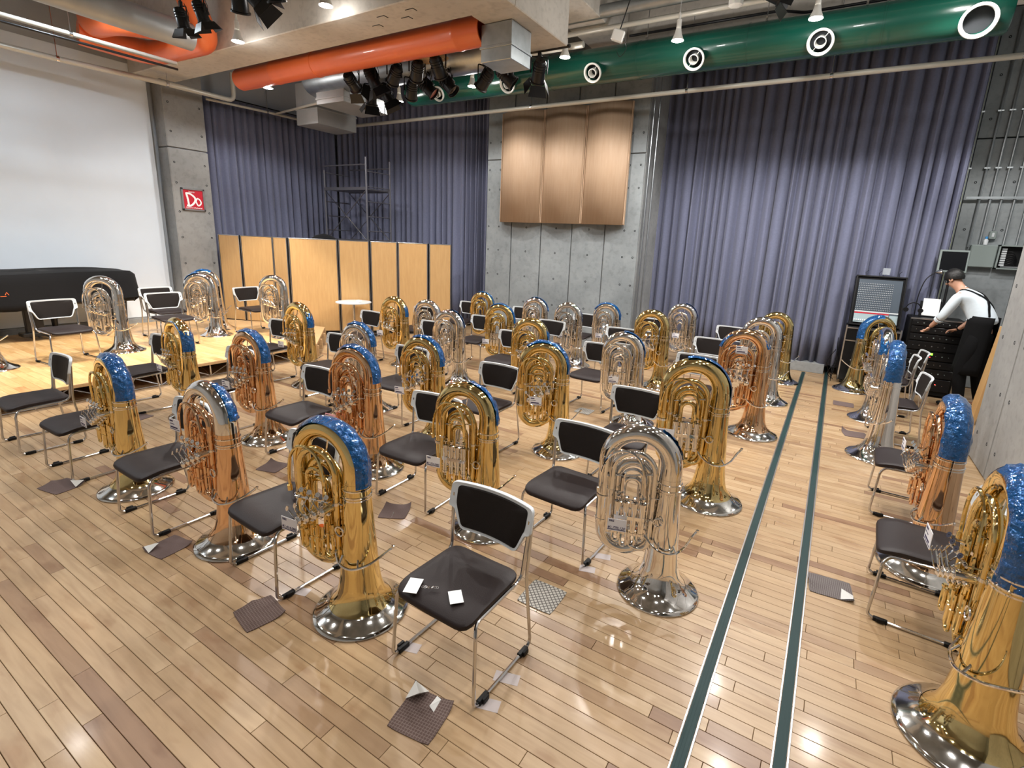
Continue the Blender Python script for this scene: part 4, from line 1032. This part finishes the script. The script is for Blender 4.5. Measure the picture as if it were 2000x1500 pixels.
shl = V(1.52, 8.85, 1.53); ell = V(1.41, 8.80, 1.25); wrl = V(1.255, 8.88, 1.07); hal = V(1.20, 8.91, 1.01)
shr = V(1.52, 9.19, 1.53); elr = V(1.60, 9.27, 1.24); wrr = V(1.46, 9.20, 1.06); har = V(1.395, 9.17, 1.04)
hl = V(1.80, 8.92, .98); kl = V(1.72, 8.90, .53); al = V(1.78, 8.90, .09); tl_ = V(1.58, 8.88, .04)
hr = V(1.80, 9.12, .98); kr = V(1.82, 9.14, .53); ar = V(1.92, 9.15, .09); tr = V(1.74, 9.15, .04)
J = [(hip, (.15, .12)), (wst, (.135, .105)), (chest, (.155, .11)), (upper, (.12, .09)), (neck, .055), (head0, (.07, .08)), (head, (.085, .10)),
     (shl, .058), (ell, .042), (wrl, .029), (shr, .058), (elr, .042), (wrr, .029),
     (hl, .095), (kl, .062), (al, .040), (tl_, .035), (hr, .095), (kr, .062), (ar, .040), (tr, .035)]
Bn = [(0, 1), (1, 2), (2, 3), (3, 4), (4, 5), (5, 6), (3, 7), (7, 8), (8, 9), (3, 10), (10, 11), (11, 12), (0, 13), (13, 14), (14, 15), (15, 16), (0, 17), (17, 18), (18, 19), (19, 20)]
skin('body', J, Bn, M['skin'], pz)
slv_l = wrl.lerp(ell, .72); slv_r = wrr.lerp(elr, .72)
shirt_o = skin('shirt', [(wst.lerp(hip, .3), (.172, .150)), (wst, (.175, .150)), (chest, (.205, .150)), (upper, (.175, .125)), (upper.lerp(neck, .65), (.075, .072)), (shl, .088), (shl.lerp(ell, .5), .070), (ell, .060), (slv_l, .054), (shr, .088), (shr.lerp(elr, .5), .070), (elr, .060), (slv_r, .054)],
     [(0, 1), (1, 2), (2, 3), (3, 4), (3, 5), (5, 6), (6, 7), (7, 8), (3, 9), (9, 10), (10, 11), (11, 12)], M['shirt'], pz)
for (e, s_, nm) in ((ell, slv_l, 'l'), (elr, slv_r, 'r')):
    d = (s_-e).normalized(); MB().lathe([(-.02, .050), (-.018, .056), (.018, .056), (.02, .050), (.015, .03)], s_, d, 16).build('rolled_cuff', M['shirt'], pz)
MB().lathe([(-.02, .062), (-.018, .068), (.022, .060), (.024, .05)], upper.lerp(neck, .72), (neck-upper), 18).build('collar', M['shirt'], pz)
skin('trousers', [(wst.lerp(hip, .55), (.165, .128)), (hip, (.170, .135)), (hl, .115), (hl.lerp(kl, .5), .098), (kl, .085), (kl.lerp(al, .6), .075), (al+Vector((0, 0, .03)), .068), (hr, .115), (hr.lerp(kr, .5), .098), (kr, .085), (kr.lerp(ar, .6), .075), (ar+Vector((0, 0, .03)), .068)],
     [(0, 1), (1, 2), (2, 3), (3, 4), (4, 5), (5, 6), (1, 7), (7, 8), (8, 9), (9, 10), (10, 11)], M['apron'], pz)
# apron skirt wrapped round the hips, open at the back
b = MB(); vs = []; fs = []; n = 22; m = 8
for j in range(m+1):
    z = lerp(1.30, .50, j/m)-0; rx = lerp(.178, .19, j/m); ry = lerp(.146, .20, j/m)
    for i in range(n+1):
        a = math.radians(lerp(35, 325, i/n)); vs.append((math.cos(a)*(rx+.006*math.sin(i*2.1)*j/m)+.02-.03*(j/m), math.sin(a)*ry, z))
for j in range(m):
    for i in range(n): fs.append((j*(n+1)+i, j*(n+1)+i+1, (j+1)*(n+1)+i+1, (j+1)*(n+1)+i))
b.add(vs, fs); o = b.build('apron', M['apron'], pz); md = o.modifiers.new('t', 'SOLIDIFY'); md.thickness = .006
# crossed straps over the back, laid on the shirt
from mathutils.bvhtree import BVHTree
bpy.context.view_layer.update()
bvh = BVHTree.FromPolygons([v.co for v in shirt_o.data.vertices], [tuple(p.vertices) for p in shirt_o.data.polygons])
def strap(pts):
    P_ = spline(pts, 7); b = MB(); vs = []; N_ = Vector((.62, 0, .78)).normalized(); Q = []
    for p in P_:
        h = bvh.ray_cast(p+N_*.6, -N_, 1.4)[0]
        if h is not None: Q.append(h+N_*.004)
    for i, p in enumerate(Q):
        a = Q[min(i+1, len(Q)-1)]-Q[max(i-1, 0)]; sd = a.cross(N_).normalized()*.018
        vs += [p-sd, p+sd]
    b.add(vs, [(2*i, 2*i+1, 2*i+3, 2*i+2) for i in range(len(Q)-1)]); o = b.build('strap', M['apron'], pz); md = o.modifiers.new('t', 'SOLIDIFY'); md.thickness = .006; md.offset = 1
for s in (-1, 1): strap([V(1.47, 9.02-s*.085, 1.6), V(1.58, 9.02-s*.075, 1.5), V(1.68, 9.02-s*.02, 1.45), V(1.78, 9.02+s*.06, 1.35), V(1.86, 9.02+s*.10, 1.28)])
pz.rotation_euler = (0, 0, math.radians(-32)); pz.scale = (1.0, 1.0, 1.0)
# head: hair cap, ear, nose, eye
hd = Matrix.Translation(head) @ Matrix.Rotation(math.radians(-38), 4, 'Y')
b = MB(); vs = []; fs = []; nu, nv = 18, 12
for j in range(nv+1):
    for i in range(nu):
        a = 2*PI*i/nu; ph = PI*(.60+.14*math.cos(a))*j/nv
        r_ = 1+.05*noise.noise(Vector((math.cos(a)*3, math.sin(a)*3, ph*4)))
        x = math.sin(ph)*math.cos(a)*.115*r_; y = math.sin(ph)*math.sin(a)*.100*r_; z = math.cos(ph)*.125*r_
        vs.append(hd @ Vector((x+.020, y, z+.022)))
for j in range(nv):
    for i in range(nu): k = (i+1) % nu; fs.append((j*nu+i, j*nu+k, (j+1)*nu+k, (j+1)*nu+i))
b.add(vs, fs); b.build('hair', M['hair'], pz)
MB().lathe([(-.02, .004), (-.01, .014), (.0, .018), (.01, .010)], hd @ Vector((-.100, 0, -.015)), hd.to_3x3() @ Vector((-.3, 0, -1)), 10).build('nose', M['skin'], pz)
for s in (-1, 1):
    MB().lathe([(-.006, .010), (0, .026), (.006, .022), (.008, .006)], hd @ Vector((.0, s*.088, -.012)), hd.to_3x3() @ Vector((0, s, 0)), 12).build('ear', M['skin'], pz)
    MB().lathe([(-.006, .004), (0, .010), (.005, .008), (.007, .001)], hd @ Vector((-.086, s*.034, .012)), hd.to_3x3() @ Vector((-1, 0, 0)), 10).build('eye', M['hair'], pz)
MB().tube([hd @ Vector((-.082, q, -.052)) for q in (-.022, 0, .022)], .004, 5).build('mouth', M['gel'], pz)
def hand(wr, pm, side):
    d = (pm-wr).normalized(); sd = d.cross(Vector((0, side, .2))).normalized(); up = sd.cross(d)
    Jh = [(wr, .026), (wr+d*.04, (.034, .020)), (wr+d*.075, (.036, .017))]; Bh = [(0, 1), (1, 2)]
    for q in range(4):
        base = len(Jh); off = (q-1.5)*.018; L_ = (.040, .046, .043, .034)[q]
        p = wr+d*.085+up*off; Jh.append((p, .0095)); Jh.append((p+d*L_*.6-sd*.006, .0088)); Jh.append((p+d*L_-sd*.022, .0080)); Jh.append((p+d*(L_+.006)-sd*.040, .0070)); Bh += [(2, base), (base, base+1), (base+1, base+2), (base+2, base+3)]
    base = len(Jh); p = wr+d*.035+up*-.032; Jh += [(p, .011), (p+d*.025-up*.014-sd*.008, .0098), (p+d*.05-up*.016-sd*.02, .008)]; Bh += [(1, base), (base, base+1), (base+1, base+2)]
    skin('hand', Jh, Bh, M['skin'], pz, 1)
hand(wrl, hal, 1); hand(wrr, har, -1)
for (a_, t_) in ((al, tl_), (ar, tr)):
    skin('shoe', [(a_+Vector((.04, 0, -.035)), (.045, .045)), (a_+Vector((-.05, 0, -.042)), (.05, .042)), (t_+Vector((.02, 0, 0)), (.048, .034)), (t_+Vector((-.04, 0, -.006)), (.036, .026))], [(0, 1), (1, 2), (2, 3)], M['black'], pz)

# ================================================================== CEILING SERVICES
# green duct with round outlets
t = thing('green_air_duct', 'long dark green round air duct with white rimmed outlets', 'duct', (0, 7.9, 4.69))
b = MB(); b.lathe([(-7.6, .02), (-7.6, .235), (-7.58, .25)]+[(-7.5+.5*i, .25) for i in range(18)]+[(1.14, .25), (1.16, .235), (1.16, .02)], (0, 0, 0), (1, 0, 0), 40); b.build('duct_pipe', M['green'], t)
for x in (-6.0, -4.5, -3.0, -1.5, 0.0): MB().lathe([(-.012, .249), (-.010, .254), (.010, .254), (.012, .249)], (x, 0, 0), (1, 0, 0), 40).build('seam_band', M['green'], t)
nd = Vector((0, -.86, -.50)).normalized()
for x, r in ((-6.67, .125), (-5.17, .135), (-3.63, .135), (-2.13, .138), (-.62, .145), (.86, .165)):
    base = Vector((x, 0, 0))+nd*.17
    MB().lathe([(0, r*.86), (.14, r*.86), (.17, r*.92), (.20, r*.92)], base, nd, 28).build('outlet_neck', M['green'], t)
    q = MB(); q.lathe([(.185, r*.80), (.185, r), (.215, r*1.03), (.222, r*.98), (.215, r*.86), (.19, r*.80)], base, nd, 32); q.build('outlet_rim', M['whitegloss'], t)
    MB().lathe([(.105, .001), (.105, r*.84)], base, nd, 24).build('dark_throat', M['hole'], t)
    if x < .8:
        MB().lathe([(.112, r*.40), (.225, r*.46), (.228, r*.40), (.112, r*.36)], base, nd, 24).build('inner_ring', M['whitegloss'], t)
        u = nd.orthogonal().normalized(); MB().cyl(base+nd*.19+u*r*.4, base+nd*.19+u*r*.85, .004, 5).cyl(base+nd*.19-u*r*.4, base+nd*.19-u*r*.85, .004, 5).build('ring_brace', M['whitegloss'], t)
for x in (-5.6, -2.9, -1.3, -.2): MB().cyl((x, -.1, .22), (x, -.1, .9), .006, 6).box(x-.012, -.13, .20, x+.012, -.09, .27).build('hanger_rod', M['chrome'], t)
# orange ducts
t = MB(); t.lathe([(-9.15, .02), (-9.15, .165), (-8.2, .168), (-8.18, .174), (-8.14, .174), (-8.12, .168), (-7.2, .168), (-7.19, .176), (-7.15, .176), (-7.14, .168), (-4.5, .168), (-4.48, .174), (-4.44, .174), (-4.42, .168), (-4.07, .168), (-4.07, .15)], (0, 5.46, 4.43), (1, 0, 0), 28)
tagp(t.build('orange_duct', M['orange'], None), 'long straight orange duct below the concrete beam', 'duct', 'orange ducts')
b = MB(); b.tube(fillet([(-9.9, 3.55, 4.62), (-9.72, 4.38, 4.56), (-8.05, 4.36, 4.52), (-7.95, 4.15, 4.85), (-7.7, 3.75, 5.5)], .30, 7), .165, 22)
tagp(b.build('orange_duct', M['orange'], None), 'orange duct with two elbows bending under the beam near the black spotlights', 'duct', 'orange ducts')
b = MB(); b.tube(fillet([(-10.3, 3.9, 5.5), (-9.60, 3.60, 4.66), (-8.88, 3.62, 4.62), (-8.80, 4.38, 4.74)], .26, 7), .15, 22)
tagp(b.build('orange_duct', M['orange'], None), 'orange duct elbow coming down at the upper left above the white wall', 'duct', 'orange ducts')
tagp(MB().cyl((-8.12, .8, 4.52), (-8.00, 4.12, 4.47), .165, 22).build('grey_duct', M['steelp'], None), 'grey round duct crossing above the orange elbows', 'duct')
t = MB(); t.lathe([(-8.7, .02), (-8.7, .25), (-8.66, .27), (-4.4, .27)], (0, 6.52, 4.64), (1, 0, 0), 28)
tagp(t.build('steel_duct', M['steel'], None), 'large galvanised round duct behind the long orange one', 'duct')
def boxduct(x0, y0, z0, x1, y1, z1, label, m='steel'):
    t = thing('rectangular_duct', label, 'duct', ((x0+x1)/2, (y0+y1)/2, z0), group='rectangular ducts'); cx_, cy_ = (x0+x1)/2, (y0+y1)/2
    MB().box(x0-cx_, y0-cy_, 0, x1-cx_, y1-cy_, z1-z0, .006).build('duct_body', M[m], t, False)
    zs = (z1-z0)*.35
    MB().box(x0-cx_-.012, y0-cy_-.012, zs, x1-cx_+.012, y1-cy_+.012, zs+.03, .003).build('flange', M[m], t, False)
boxduct(-4.05, 5.36, 4.04, -3.62, 5.79, 4.445, 'box shaped steel duct hanging at the end of the long orange duct')
boxduct(-8.48, 6.40, 4.2, -7.75, 7.42, 4.42, 'flat box duct below the galvanised duct above the scaffold', 'steelp')
boxduct(-9.55, 6.74, 4.0, -8.92, 7.65, 4.75, 'blue grey box duct at the left end of the galvanised duct', 'steelp')
boxduct(-5.55, 5.70, 4.40, -5.15, 6.05, 4.46, 'small flat wooden coloured duct plate by the long orange duct', 'lightwood')
# rails and pipes
def pipe(pts, r, label, m='railp', f=.05, cat='pipe', group='pipes and rails under the ceiling', hang=()):
    t = thing('pipe_rail', label, cat, pts[0], group=group); o0 = Vector(pts[0])
    MB().tube([Vector(p)-o0 for p in fillet(pts, f, 4)], r, 12).build('pipe', M[m], t)
    for h in hang: MB().cyl(Vector(h)-o0, Vector((h[0], h[1], min(ZC, h[2]+1.0)))-o0, .005, 5).lathe([(-.02, r+.001), (-.018, r+.006), (.018, r+.006), (.02, r+.001)], Vector(h)-o0, Vector(pts[1])-Vector(pts[0]), 12).build('hanger', M['chrome'], t)
pipe([(-10.42, .6, 4.28), (-10.30, 3.4, 4.28), (-10.12, 4.6, 4.28), (-10.10, 5.85, 4.28), (-10.10, 5.85, 4.75)], .040, 'thick pale rail in front of the white wall, turning up at the column', f=.12, hang=((-10.3, 3.4, 4.28), (-10.11, 4.75, 4.28)))
pipe([(-8.95, .8, 4.30), (-8.86, 3.1, 4.30), (-8.82, 4.3, 4.30)], .028, 'upper pale rail at the upper left, upper one of the pair', hang=((-8.9, 2.3, 4.3), (-8.86, 3.1, 4.3)))
pipe([(-8.93, .8, 4.22), (-8.84, 3.1, 4.22), (-8.80, 4.3, 4.22)], .016, 'thin black rail under the upper pale rail at the upper left', 'blackm')
pipe([(-10.58, 5.6, 4.30), (-10.42, 6.7, 4.30), (-10.36, 8.0, 4.30)], .024, 'pale curtain rail along the left curtain', hang=((-10.42, 6.7, 4.3),))
pipe([(-10.40, 6.86, 4.30), (-8.55, 6.58, 4.30)], .022, 'short pale rail branching to the box duct')
pipe([(-9.75, 8.28, 4.31), (1.62, 8.28, 4.31), (3.0, 8.28, 4.31)], .033, 'long brownish rail crossing in front of the back curtains', 'railp', hang=((-5.12, 8.28, 4.31), (-2.38, 8.28, 4.31), (-.48, 8.28, 4.31), (1.43, 8.28, 4.31)))
pipe([(-4.30, 7.30, 5.18), (-1.2, 7.30, 5.18), (2.9, 7.30, 5.18)], .085, 'thick silvery pipe above the green duct', 'steel')
pipe([(-4.30, 7.45, 5.02), (-1.2, 7.45, 5.02), (2.9, 7.45, 5.02)], .035, 'pale pipe just below the thick silvery pipe', 'railp')
pipe([(-4.60, 7.16, 4.75), (-3.60, 7.16, 4.75)], .042, 'short pale pipe stub holding lamps above the green duct', 'railp')
pipe([(-3.3, 8.1, 5.12), (-1.2, 8.1, 5.12), (-.9, 8.1, 5.05), (2.9, 8.1, 5.05)], .018, 'thin dark conduit behind the green duct', 'blackm')
pipe([(-7.6, 6.38, 4.46), (-3.4, 6.38, 4.46)], .022, 'black bar carrying the spotlight row before the green duct', 'blackm')
pipe([(-7.3, 5.92, 4.52), (-4.6, 5.92, 4.52)], .022, 'black bar carrying the spotlights behind the orange duct', 'blackm')
pipe([(-7.2, 3.60, 4.62), (-4.6, 3.60, 4.62)], .022, 'black bar carrying the spotlights at the top of the picture', 'blackm')
# black stage spotlights
SPM = {}
def spot_parts():
    b = MB(); b.lathe([(-.15, .01), (-.15, .055), (-.13, .068), (.08, .078), (.085, .09), (.10, .09), (.10, .082)], (0, 0, 0), (0, 0, -1), 20); b.box(-.03, .06, -.02, .03, .095, .12, .006)
    for q in (-.10, -.07, -.04): b.lathe([(q-.006, .068), (q-.005, .078), (q+.005, .078), (q+.006, .068)], (0, 0, 0), (0, 0, -1), 20)
    SPM['can'] = b.mesh('can', M['blackm'])
    SPM['lens'] = MB().lathe([(.085, .002), (.080, .04), (.075, .079)], (0, 0, 0), (0, 0, -1), 20).mesh('lens', M['glass'])
    SPM['lens_gel'] = MB().lathe([(.085, .002), (.080, .04), (.075, .079)], (0, 0, 0), (0, 0, -1), 20).mesh('lens', M['gel'])
    b = MB(); b.tube(fillet([(-.098, 0, 0), (-.098, 0, .17), (.098, 0, .17), (.098, 0, 0)], .02, 3), .008, 6); SPM['yoke'] = b.mesh('yoke', M['blackm'])
    b = MB(); b.box(-.02, -.02, .16, .02, .02, .24, .005); b.cyl((0, 0, .20), (0, 0, .27), .012, 8); b.tube([(.03, .03, .22), (.06, .06, .1), (.03, .07, 0)], .004, 5); SPM['clamp'] = b.mesh('clamp', M['blackm'])
    b = MB(); b.add([(-.085, 0, 0), (.085, 0, 0), (.11, 0, -.12), (-.11, 0, -.12), (-.085, .003, 0), (.085, .003, 0), (.11, .003, -.12), (-.11, .003, -.12)], [(0, 1, 2, 3), (7, 6, 5, 4), (0, 4, 5, 1), (1, 5, 6, 2), (2, 6, 7, 3), (3, 7, 4, 0)]); SPM['flap'] = b.mesh('barn_door', M['blackm'], False)
spot_parts()
def spotlight(x, y, z, tilt, rz, label, doors=True, gel=False, sc=1.0):
    t = thing('stage_spotlight', label, 'spotlight', (x, y, z), rz, 'black stage spotlights', sc)
    link('yoke', SPM['yoke'], t); link('clamp', SPM['clamp'], t)
    c = link('can', SPM['can'], t); c.rotation_euler = (tilt, 0, 0)
    l = link('lens', SPM['lens_gel' if gel else 'lens'], c)
    if doors:
        for k in range(4):
            f = link('barn_door', SPM['flap'], c); a = k*PI/2
            f.rotation_euler = (math.radians(-32), 0, a); f.location = (math.sin(a)*.085, -math.cos(a)*.085, -.10)
SPL = [(-6.95, 5.92, 1.1, .3, 1, 1, 'leftmost behind the long orange duct, with reddish lens'), (-6.50, 5.92, .5, -.5, 1, 0, 'second behind the long orange duct'), (-6.05, 5.92, .9, 1.2, 0, 0, 'third behind the long orange duct'), (-5.60, 5.92, .9, .9, 0, 0, 'fourth behind the long orange duct'), (-5.2, 5.92, .8, .2, 0, 0, 'fifth behind the long orange duct')]
for x, y, ti, rz, d, g, s in SPL: spotlight(x, y, 4.27, ti, rz, 'black stage spotlight, %s' % s, d, g, 1.15)
SPL = [(-7.05, .4, 1.0), (-6.70, .5, -.8), (-6.15, .8, .9), (-5.80, .9, -1.1), (-5.40, .8, -1.3), (-4.75, .9, 1.3), (-4.35, .9, -1.0), (-3.85, .8, .7)]
for i, (x, ti, rz) in enumerate(SPL): spotlight(x, 6.38, 4.19, ti, rz, 'black stage spotlight in the row before the green duct, %s from the left' % ('first', 'second', 'third', 'fourth', 'fifth', 'sixth', 'seventh', 'last')[i], i in (0, 1, 7), i in (3, 5), 1.15)
SPL = [(-7.15, .25, .2, 1), (-6.72, .35, -.1, 1), (-5.95, .5, 1.0, 0), (-5.70, .8, -.8, 1), (-5.35, .4, .3, 0), (-5.05, .35, .1, 0)]
for i, (x, ti, rz, d) in enumerate(SPL): spotlight(x, 3.60, 4.36, ti, rz, 'black stage spotlight at the top edge above the beam, %s from the left' % ('first', 'second', 'third', 'fourth', 'fifth', 'sixth')[i], d, i == 2, .85 if i < 2 else 1.1)
spotlight(-1.15, 7.0, 4.9, 1.2, -1.2, 'black spotlight lying along the top of the green duct', True, False, 1.2)
# white reflector lamps
LM = {'socket': MB().lathe([(0, .028), (.09, .026), (.10, .015), (.16, .012)], (0, 0, 0), None, 14).mesh('socket', M['whitegloss']),
      'reflector': MB().lathe([(0, .030), (-.05, .040), (-.10, .062), (-.115, .066)], (0, 0, 0), None, 20).mesh('reflector', M['whitegloss']),
      'bulb': MB().lathe([(-.112, .064), (-.120, .050), (-.124, .02), (-.125, .001)], (0, 0, 0), None, 20).mesh('bulb_face', M['lampglow'])}
def lamp(x, y, z, label, power, ang=118, tx=0, ty=0, col=(1, .965, .93), vis=True, rad=.065, blend=.35):
    if vis:
        t = thing('reflector_lamp', label, 'lamp', (x, y, z), group='white reflector lamps', scale=1.15); t.rotation_euler = (tx, ty, 0)
        for k in LM: link({'bulb': 'bulb_face'}.get(k, k), LM[k], t)
        MB().cyl((0, 0, .15), (0, 0, max(.2, (ZC-z)/1.15)), .004, 5).build('cord', M['whitepl'], t)
    l = bpy.data.lights.new('lamp_light', 'SPOT'); l.energy = power; l.spot_size = math.radians(ang); l.spot_blend = blend; l.color = col; l.shadow_soft_size = rad
    o = bpy.data.objects.new('lamp_light', l); C.objects.link(o); o.location = (x, y, z-.16); o.rotation_euler = (tx, ty, 0)
    if vis and y > 2:     # added omni fill below the bulb, brightens ceiling, beams and ducts
        q = bpy.data.lights.new('lamp_fill', 'POINT'); q.energy = power*(.035 if y < 5 else .055); q.color = col; q.shadow_soft_size = .07
        oo = bpy.data.objects.new('lamp_fill', q); C.objects.link(oo); oo.location = (x, y, z-.20)
LP = [(-5.45, 4.3, 4.62, 'white reflector lamp glowing at the top edge above the beam'), (-7.22, 4.30, 4.50, 'white reflector lamp glowing beside the black spotlights at the top'),
      (-3.84, 7.07, 4.72, 'white reflector lamp glowing by the pipe stub above the green duct'), (-5.72, 7.35, 4.60, 'white reflector lamp glowing in the spotlight row'),
      (-2.23, 7.1, 4.72, 'white reflector lamp glowing above the green duct near the pier'), (-.67, 7.14, 4.74, 'white reflector lamp glowing above the middle of the green duct'),
      (-8.95, 5.80, 4.50, 'white reflector lamp at the left end of the galvanised duct'), (-7.50, 7.45, 4.55, 'white reflector lamp behind the spotlight row')]
for x, y, z, s in LP: lamp(x, y, z, s, PW_BACK*((.55 if y < 6.5 else .3) if x < -7.4 else .6 if x < -3 and y > 7 else 1), 150)
lamp(.75, 7.1, 4.95, 'added white reflector lamp above the right end of the green duct', PW_BACK, 150)  # added out of view to light the conduit wall
lamp(-8.3, .1, 4.75, 'added white reflector lamp above the stage front, near one', PW_BACK*.8, 165, col=(.80, .91, 1))  # added, with the next one, to brighten the white screen wall
lamp(-8.3, 3.0, 4.95, 'added white reflector lamp above the stage front, far one', PW_BACK*.5, 165, col=(.80, .91, 1))  # second added light for the screen wall
lamp(2.05, 8.5, 4.5, 'added white reflector lamp above the bending person', PW_BACK*.8, 140)  # added behind the pillar to brighten the person and the wall strip
for x in (-7.6, -5.2, -2.4, -.2, 1.0):
    for y in (-.8, 1.6, 3.4) if x > -3 else (-.8, 1.6): lamp(x, y, 4.9, 'white reflector lamp above the near floor, %s row, %s from the left' % ({-.8: 'rear', 1.6: 'middle', 3.4: 'front'}[y], {-7.6: 'first', -5.2: 'second', -2.4: 'third', -.2: 'fourth', 1.0: 'fifth'}[x]), PW_FRONT*(1.35 if x < -3 else 1.05))
for x in (-2.2, -.3): lamp(x, 5.9, 4.85, 'white reflector lamp above the middle chair rows, %s' % ('left one' if x < -1 else 'right one'), PW_FRONT*2.6, 140)
# stage floods
for (x, y, ax, ay) in ((-7.7, 3.4, -.05, .28), (-7.8, 1.6, 0, .25), (-7.9, 4.4, .12, .2)):
    lamp(x, y, 4.3, '', PW_STAGE, 66, ax, ay, (1, .93, .80), False, .08)
t = thing('small_projector', 'white box lamp hanging above the green duct left of the pier', 'lamp', (-3.05, 7.1, 4.78)); t.rotation_euler = (.2, .3, .4)
MB().box(-.08, -.06, -.09, .08, .06, .05, .012).build('housing', M['whitegloss'], t, False); MB().cyl((0, 0, .05), (0, 0, .5), .008, 6).tube(spline([(.07, 0, -.02), (.16, 0, -.12), (.12, 0, -.24), (.05, 0, -.2)], 5), .004, 5).build('cord', M['blackm'], t)
t = thing('ceiling_speaker', 'pale boxy speaker hanging above the green duct', 'speaker', (-1.55, 7.05, 4.90))
MB().lathe([(-.06, .05), (-.05, .085), (.05, .085), (.07, .05)], (0, 0, 0), None, 8, True, True).cyl((0, 0, .06), (0, 0, .6), .008, 6).build('housing', M['whitegloss'], t, False)
